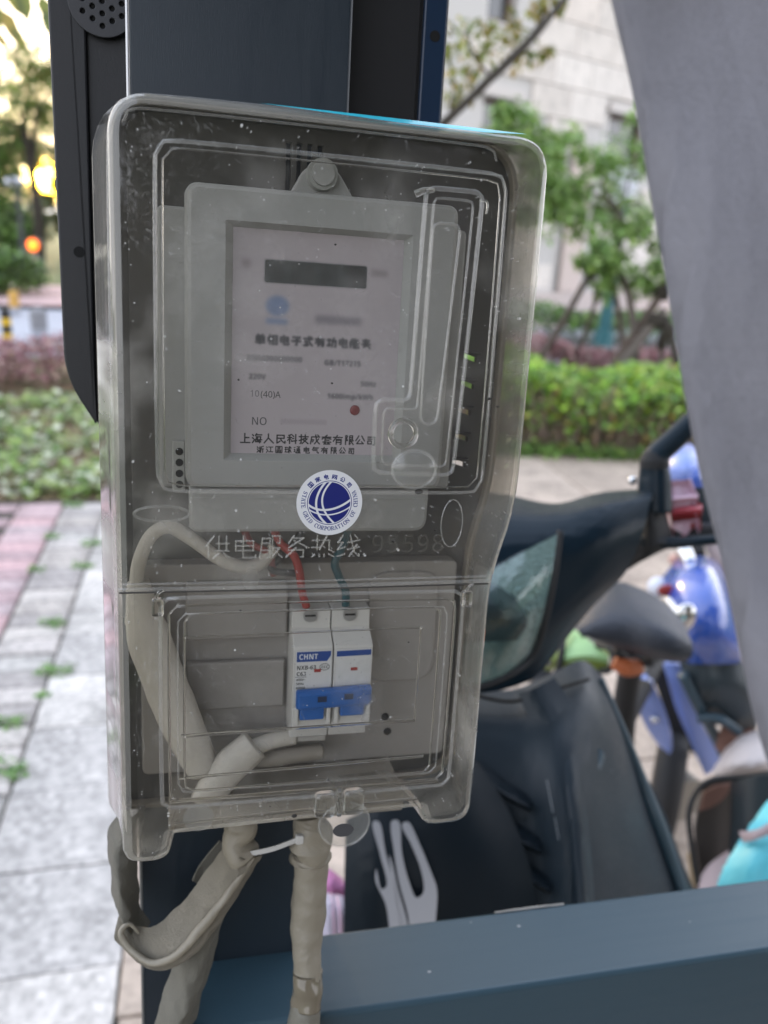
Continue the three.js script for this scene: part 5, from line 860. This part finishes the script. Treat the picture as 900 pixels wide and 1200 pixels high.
  part(mir, 'clamp', ptube([[767, 548, 1.052], [767, 536, 1.05], [768, 530, 1.05]], [0.019, 0.019, 0.014], { rad: 14 }), mat.rubber);
  part(mir, 'mirror_head', pskin([[[862, 380, 1.03], [920, 360, 1.02], [980, 380, 1.03]], [[862, 420, 1.02], [920, 420, 1.0], [985, 420, 1.02]], [[872, 452, 1.03], [920, 460, 1.02], [975, 455, 1.03]]], 0.02), mat.rubber);
  part(t, 'trim_screw', new THREE.SphereGeometry(0.006, 10, 8).translate(...P(741, 563, 1.07).toArray()), mat.chrome);
  const w = P(490, 1000, 1.0); const wheel = part(t, 'front_wheel', new THREE.TorusGeometry(0.17, 0.05, 12, 36).rotateY(Math.PI / 2 - 0.25).translate(w.x, 0.225, w.z), mat.rubber);
  part(wheel, 'hub', new THREE.CylinderGeometry(0.07, 0.07, 0.08, 20).rotateZ(Math.PI / 2).rotateY(-0.25).translate(w.x, 0.225, w.z), mat.darkFrame);
  part(t, 'floor_board', pskin([[[440, 1200, 1.2], [560, 1200, 1.2], [700, 1190, 1.25]], [[440, 1200, 1.6], [560, 1180, 1.6], [690, 1160, 1.6]]], 0.03), mat.scooter);
}
// folded red lamp block on the handlebar
{
  const t = thing('ribbed_lamp', 'red and pink ribbed lamp block sitting on the scooter handlebar', 'lamp block', P(803, 612, 1.08));
  const rows = [[579, 588, mat.palePink, 784, 818], [592, 603, mat.pinkRed, 786, 823], [603.5, 608, mat.red, 787, 821], [608.5, 613, mat.palePink, 787, 819]];
  rows.forEach(([a, b, m, x0, x1]) => part(t, 'rib', pskin([[[x0, a + 3, 1.09], [(x0 + x1) / 2, a + 1, 1.085], [x1, a - 1, 1.09]], [[x0, (a + b) / 2 + 2, 1.078], [(x0 + x1) / 2, (a + b) / 2, 1.075], [x1, (a + b) / 2 - 1.5, 1.078]], [[x0 + 1, b + 2, 1.09], [(x0 + x1) / 2, b + 0.5, 1.085], [x1, b - 1, 1.09]]], 0.03), m));
  part(t, 'backing', pskin([[[784, 574, 1.125], [835, 570, 1.125]], [[787, 616, 1.12], [838, 612, 1.12]]].map((r) => [r[0], [(r[0][0] + r[1][0]) / 2, (r[0][1] + r[1][1]) / 2, 1.12], r[1]]), 0.02), mat.darkFrame);
}
// ---------------------------------------------------------------- bicycle saddle, green box, blue scooter, bags
{
  const ft = G(742, 905), t = thing('bicycle', 'bicycle with a broad slate coloured saddle behind the dark scooter', 'bicycle', ft);
  part(t, 'saddle', pskin([
    [[670, 726, 1.42], [690, 702, 1.44], [722, 682, 1.46], [752, 690, 1.45], [782, 708, 1.42], [800, 728, 1.4]],
    [[672, 732, 1.36], [694, 716, 1.36], [726, 704, 1.36], [760, 714, 1.34], [790, 730, 1.32], [808, 746, 1.32]],
    [[680, 741, 1.33], [702, 734, 1.32], [734, 730, 1.31], [766, 738, 1.28], [792, 748, 1.27], [812, 758, 1.28]],
    [[692, 748, 1.33], [712, 750, 1.32], [738, 752, 1.31], [766, 758, 1.28], [790, 764, 1.27], [811, 768, 1.28]],
    [[702, 752, 1.36], [722, 760, 1.35], [744, 766, 1.34], [768, 772, 1.32], [788, 776, 1.31], [803, 776, 1.31]]], 0.02, 7, 7), mat.leather);
  part(t, 'saddle_rail', [ptube([[722, 762, 1.36], [740, 776, 1.38], [766, 776, 1.36]], 0.008, { rad: 8 }), ptube([[730, 758, 1.4], [748, 772, 1.42], [770, 772, 1.4]], 0.008, { rad: 8 })], mat.rubber);
  const sp = part(t, 'seat_post', ptube([[742, 772, 1.4], [736, 800, 1.45], [730, 845, 1.52], [728, 880, 1.6]], [0.02, 0.021, 0.024, 0.024], { rad: 12 }), mat.rubber);
  part(sp, 'clamp', ptube([[720, 774, 1.375], [735, 782, 1.37], [750, 781, 1.375]], [0.014, 0.016, 0.013], { rad: 10 }), mat.orange);
  const wb = G(728, 905); part(t, 'rear_wheel', new THREE.TorusGeometry(0.24, 0.022, 10, 40).rotateY(1.1).translate(wb.x - 0.25, 0.262, wb.z + 0.1), mat.rubber);
  part(t, 'frame', [tube([P(730, 845, 1.52), V3(wb.x - 0.25, 0.27, wb.z + 0.1)], 0.016, { rad: 8, seg: 4 }), tube([P(730, 850, 1.53), V3(wb.x + 0.25, 0.3, wb.z - 0.4)], 0.018, { rad: 8, seg: 4 })], mat.rubber);
  const g = thing('green_box', 'pale green plastic case with an olive side and black strap below the saddle', 'plastic case', P(680, 790, 1.55));
  part(g, 'lid', pskin([[[660, 746, 1.6], [672, 738, 1.62], [680, 742, 1.6]], [[658, 760, 1.54], [684, 752, 1.53], [700, 758, 1.52]], [[656, 772, 1.52], [688, 768, 1.5], [714, 771, 1.49]]], 0.012), mat.greenPlastic);
  part(g, 'body', pskin([[[655, 771, 1.525], [688, 768, 1.505], [713, 772, 1.495]], [[656, 780, 1.53], [688, 776, 1.51], [713, 780, 1.5]], [[660, 792, 1.55], [690, 792, 1.53], [708, 790, 1.52]]], 0.03), mat.oliveGreen);
  part(g, 'end_lug', pskin([[[634, 768, 1.6], [646, 758, 1.58], [655, 758, 1.56]], [[632, 776, 1.58], [646, 772, 1.56], [656, 774, 1.55]], [[640, 786, 1.6], [650, 784, 1.58], [658, 780, 1.57]]], 0.02), mat.oliveGreen);
  part(g, 'strap', ptube([[668, 738, 1.58], [661, 746, 1.55], [658, 765, 1.52], [654, 785, 1.52], [645, 796, 1.54]], 0.006, { rad: 8 }), mat.rubber);
  part(g, 'cable_loop', ptube([[700, 756, 1.52], [716, 762, 1.48], [719, 776, 1.47], [712, 786, 1.48], [704, 786, 1.5]], 0.006, { rad: 8 }), mat.rubber);
  part(g, 'bracket', [ptube([[628, 762, 1.66], [650, 745, 1.66], [668, 732, 1.66]], 0.012, { rad: 8 }), ptube([[674, 742, 1.64], [690, 748, 1.62], [700, 756, 1.6]], 0.012, { rad: 8 })], mat.lip);
  part(g, 'rivet', new THREE.SphereGeometry(0.009, 10, 8).translate(...P(643, 775, 1.54).toArray()), mat.chrome);
  part(g, 'foot', ptube([[690, 792, 1.56], [692, 830, 1.66], [694, 876, 1.8]], 0.018, { rad: 8 }), mat.rubber);
}
{
  const ft = G(806, 895), t = thing('blue_scooter', 'glossy blue scooter with dark frame standing behind the bicycle saddle', 'scooter', ft);
  part(t, 'tail_body', pskin([
    [[776, 676, 1.86], [796, 656, 1.87], [824, 652, 1.87], [846, 664, 1.87], [860, 684, 1.88]],
    [[780, 694, 1.76], [800, 676, 1.72], [828, 670, 1.7], [852, 686, 1.73], [870, 714, 1.8]],
    [[784, 722, 1.72], [806, 708, 1.65], [834, 704, 1.62], [860, 722, 1.66], [876, 750, 1.76]],
    [[792, 752, 1.72], [814, 744, 1.64], [840, 742, 1.61], [864, 756, 1.65], [878, 772, 1.75]],
    [[800, 778, 1.76], [820, 778, 1.7], [842, 778, 1.68], [864, 778, 1.7], [876, 782, 1.76]]], 0.02, 8, 8), mat.blueGloss);
  part(t, 'reflector', new THREE.SphereGeometry(0.014, 12, 8).scale(1.5, 1, 0.5).translate(...P(782, 692, 1.74).toArray()), mat.red);
  part(t, 'mirror', new THREE.SphereGeometry(0.03, 16, 12).scale(0.75, 1, 0.4).translate(...P(803, 723, 1.6).toArray()), mat.chrome);
  part(t, 'turn_light', new THREE.SphereGeometry(0.024, 14, 10).translate(...P(771, 688, 1.85).toArray()), mat.lamp);
  part(t, 'chrome_strut', [ptube([[798, 640, 1.86], [804, 650, 1.84], [809, 660, 1.82]], [0.018, 0.018, 0.014], { rad: 10 }), ptube([[782, 702, 1.68], [794, 718, 1.64], [806, 740, 1.62]], 0.007, { rad: 8 })], mat.chrome);
  part(t, 'orange_light', new THREE.SphereGeometry(0.02, 12, 8).scale(1.2, 0.8, 0.6).translate(...P(795, 656, 1.88).toArray()), std([0.6, 0.35, 0.28], 0.4));
  part(t, 'backrest', pskin([[[826, 640, 1.96], [845, 632, 1.94], [862, 640, 1.95]], [[834, 660, 1.94], [852, 660, 1.9], [868, 672, 1.92]], [[846, 690, 1.94], [862, 696, 1.9], [876, 706, 1.92]]], 0.03), std([0.3, 0.24, 0.24], 0.5));
  part(t, 'under_seat', pskin([[[796, 776, 1.75], [830, 776, 1.7], [868, 776, 1.7], [892, 786, 1.75]], [[806, 810, 1.74], [838, 806, 1.7], [870, 810, 1.7], [894, 826, 1.74]], [[824, 850, 1.78], [844, 850, 1.76], [864, 856, 1.76], [880, 870, 1.8]]], 0.03), mat.darkFrame);
  part(t, 'frame_tube', [ptube([[800, 790, 1.72], [818, 826, 1.74], [838, 862, 1.8], [850, 888, 1.86]], 0.012, { rad: 8 }), ptube([[818, 842, 1.74], [842, 842, 1.72], [866, 858, 1.74]], 0.01, { rad: 8 })], mat.beam);
  part(t, 'long_side_panel', pskin([[[777, 778, 1.84], [786, 778, 1.82], [798, 780, 1.82]], [[792, 830, 1.88], [803, 832, 1.86], [816, 836, 1.86]], [[812, 876, 1.94], [822, 876, 1.92], [836, 872, 1.92]], [[826, 908, 1.98], [834, 905, 1.97], [846, 896, 1.97]]], 0.02), mat.lavender);
  part(t, 'side_panel', pskin([[[744, 796, 1.82], [756, 796, 1.8], [766, 802, 1.8]], [[748, 826, 1.84], [764, 826, 1.82], [778, 832, 1.82]], [[756, 850, 1.88], [772, 854, 1.86], [784, 862, 1.86]], [[772, 874, 1.92], [780, 880, 1.91], [785, 884, 1.91]]], 0.02), mat.lavender);
  part(t, 'panel_screw', new THREE.SphereGeometry(0.009, 10, 8).translate(...P(767, 843, 1.83).toArray()), mat.chrome);
  const wc = P(796, 868, 2.0); const wh = part(t, 'rear_wheel', new THREE.TorusGeometry(0.12, 0.035, 12, 30).rotateY(1.2).translate(wc.x - 0.01, 0.157, wc.z), mat.rubber);
  part(wh, 'hub', new THREE.CylinderGeometry(0.06, 0.06, 0.06, 20).rotateX(Math.PI / 2).rotateY(0.4).translate(wc.x, 0.17, wc.z + 0.05), mat.lip);
  part(t, 'chassis', pskin([[[764, 786, 1.95], [785, 786, 1.95], [800, 790, 1.95]], [[778, 830, 1.98], [796, 836, 1.98], [812, 840, 1.98]], [[786, 872, 2.02], [806, 880, 2.02], [822, 884, 2.02]]], 0.03), mat.rubber);
  const hm = thing('blue_helmet', 'rounded blue and lavender helmet above the red lamp block', 'helmet', P(803, 578, 2.0));
  part(hm, 'shell', pskin([[[776, 545, 2.06], [784, 530, 2.06], [800, 521, 2.07], [820, 524, 2.07], [832, 540, 2.08]], [[775, 552, 2.0], [785, 542, 1.95], [802, 535, 1.92], [822, 540, 1.95], [836, 556, 2.0]], [[778, 562, 1.99], [790, 557, 1.93], [806, 554, 1.9], [824, 560, 1.93], [838, 572, 1.98]], [[784, 576, 2.02], [796, 576, 1.98], [810, 576, 1.96], [826, 578, 1.98], [838, 582, 2.02]]], 0.01, 7, 7), mat.lavender);
  part(hm, 'visor', pskin([[[795, 562, 1.93], [812, 550, 1.9], [836, 540, 1.96]], [[800, 570, 1.92], [816, 560, 1.895], [838, 556, 1.95]], [[806, 577, 1.93], [820, 573, 1.91], [838, 574, 1.95]]], 0.006), mat.blueGloss);
  part(hm, 'rim', ptube([[777, 562, 1.985], [792, 568, 1.945], [808, 576, 1.925], [826, 580, 1.95]], 0.007, { rad: 8 }), mat.lavender);
  part(hm, 'stand', ptube([[808, 578, 2.0], [812, 620, 1.98], [818, 652, 1.95]], 0.02, { rad: 8 }), mat.rubber);
}
{
  const t = thing('mesh_basket', 'dark brown open bag with stiff black rim, pink inside, beyond the rail', 'bag', P(860, 1050, 1.4));
  part(t, 'back_panel', pskin([[[826, 918, 1.5], [860, 912, 1.5], [905, 908, 1.5]], [[815, 970, 1.5], [858, 965, 1.52], [905, 960, 1.52]], [[822, 1030, 1.5], [858, 1030, 1.52], [905, 1030, 1.52]], [[840, 1120, 1.5], [870, 1120, 1.5], [910, 1120, 1.5]]], 0.004), mat.meshBrown);
  part(t, 'inner_wall', pskin([[[858, 914, 1.48], [880, 910, 1.4], [910, 906, 1.36]], [[856, 970, 1.5], [880, 968, 1.42], [912, 965, 1.38]], [[850, 1060, 1.5], [885, 1060, 1.44], [915, 1060, 1.4]]], 0.004), mat.darkFrame);
  part(t, 'lining', pskin([[[816, 1035, 1.46], [832, 1012, 1.45], [854, 998, 1.44]], [[826, 1050, 1.44], [845, 1040, 1.43], [866, 1030, 1.43]], [[840, 1110, 1.43], [860, 1105, 1.43], [880, 1100, 1.43]]], 0.01), mat.bagPink);
  part(t, 'rust_patch', pskin([[[824, 930, 1.488], [836, 922, 1.488], [856, 918, 1.488]], [[822, 944, 1.488], [836, 938, 1.49], [854, 928, 1.49]]].concat([[[820, 950, 1.488], [834, 946, 1.49], [846, 938, 1.49]]]), 0.002), mat.bagBrown);
  part(t, 'rim', ptube([[838, 1110, 1.46], [822, 1050, 1.46], [812, 1000, 1.46], [808, 950, 1.46], [818, 926, 1.47], [832, 915, 1.47], [870, 910, 1.45], [915, 904, 1.4]], 0.0055, { rad: 8, seg: 80 }), mat.rubber);
  part(t, 'tan_edge', ptube([[834, 1112, 1.475], [816, 1050, 1.475], [808, 1000, 1.475]], 0.005, { rad: 8 }), std([0.3, 0.22, 0.13], 0.7));
  const b = thing('white_bag', 'pale pinkish white plastic bag bulging above the brown bag', 'plastic bag', P(865, 920, 1.62));
  part(b, 'bag', pskin([[[850, 878, 1.75], [868, 862, 1.74], [888, 856, 1.74], [910, 850, 1.74]], [[840, 894, 1.68], [864, 880, 1.62], [888, 876, 1.6], [912, 872, 1.62]], [[830, 912, 1.64], [858, 898, 1.58], [886, 896, 1.56], [914, 894, 1.58]], [[832, 930, 1.66], [860, 926, 1.62], [888, 922, 1.6], [914, 920, 1.62]]], 0.006, 7, 7, 0.0015), mat.bagWhite);
  part(b, 'fold', [ptube([[868, 905, 1.58], [878, 899, 1.57], [892, 902, 1.57], [899, 897, 1.58]], 0.004, { rad: 6 })], mat.bagWhite);
  part(b, 'brown_panel', pskin([[[838, 876, 1.78], [846, 850, 1.78], [866, 830, 1.78]], [[842, 880, 1.77], [856, 862, 1.77], [878, 846, 1.77]], [[848, 884, 1.76], [866, 872, 1.76], [886, 862, 1.76]]], 0.01), mat.bagBrown);
  part(b, 'upper_lobe', pskin([[[866, 806, 1.82], [876, 798, 1.8], [900, 800, 1.8]], [[862, 820, 1.8], [880, 818, 1.77], [905, 824, 1.77]], [[872, 836, 1.8], [886, 838, 1.78], [905, 850, 1.78]]], 0.01), mat.bagWhite);
  const c = thing('cyan_bag', 'bright cyan plastic bag with a pale pink band in the corner above the rail', 'plastic bag', P(880, 1060, 1.2));
  part(c, 'bag', pskin([[[898, 940, 1.3], [908, 935, 1.3], [930, 930, 1.3]], [[872, 978, 1.24], [896, 970, 1.2], [930, 962, 1.2]], [[850, 1012, 1.22], [886, 1008, 1.17], [930, 1000, 1.17]], [[840, 1040, 1.22], [884, 1042, 1.16], [930, 1040, 1.16]], [[836, 1110, 1.24], [884, 1110, 1.18], [930, 1110, 1.18]]], 0.005, 7, 7, 0.001), mat.bagCyan);
  part(c, 'band', pskin([[[866, 974, 1.215], [886, 972, 1.18], [905, 962, 1.175], [930, 952, 1.18]], [[868, 981, 1.205], [886, 979, 1.172], [905, 971, 1.168], [930, 961, 1.172]], [[870, 988, 1.205], [886, 984, 1.172], [905, 977, 1.168], [930, 968, 1.172]]], 0.004), mat.bagPink);
  const d = thing('striped_cloth', 'pale lilac striped cloth showing between the post and the dark scooter', 'cloth', P(388, 1100, 1.0));
  part(d, 'cloth', pskin([[[366, 1036, 1.0], [382, 1046, 0.99], [402, 1050, 1.0]], [[366, 1060, 0.98], [384, 1064, 0.97], [404, 1068, 0.98]], [[366, 1110, 0.97], [384, 1110, 0.96], [404, 1110, 0.97]]], 0.006, 7, 7, 0.0008), mat.stripe);
  for (const k of [0, 1, 2, 3]) part(d, 'stripe', ptube([[371 + k * 8, 1042 + k * 3, 0.992], [374 + k * 8, 1066, 0.972], [376 + k * 8, 1108, 0.964]], 0.0022, { rad: 6 }), mat.palePink);
  const e = thing('mauve_cloth', 'mauve cloth bundle behind the striped cloth', 'cloth', P(390, 1060, 1.06));
  part(e, 'bundle', pskin([[[372, 1026, 1.08], [384, 1018, 1.07], [402, 1030, 1.08]], [[372, 1040, 1.06], [386, 1036, 1.04], [404, 1042, 1.05]], [[372, 1070, 1.06], [386, 1070, 1.05], [404, 1070, 1.06]]], 0.02), mat.mauve);
}
// ---------------------------------------------------------------- grey cloth close to the camera
{
  const t = thing('grey_cover', 'smooth grey cloth cover hanging close in front of the scooters', 'cloth cover', P(930, 1200, 0.25));
  const ed = [[-60, 706], [0, 716], [110, 741], [230, 762], [330, 780], [450, 800], [560, 821], [660, 846], [760, 866], [850, 886], [940, 915], [1060, 960]];
  part(t, 'cloth', pskin(ed.map(([y, x], i) => [[x + 10, y, 0.262], [x, y, 0.252], [x + 12, y, 0.243], [x + 60, y, 0.238 + 0.004 * Math.sin(i * 1.3)], [x + 130, y, 0.236 + 0.005 * Math.sin(i * 0.9 + 1)], [x + 260, y, 0.24]]), 0.0012, 6, 6), mat.cloth);
}

renderer.render(scene, camera);
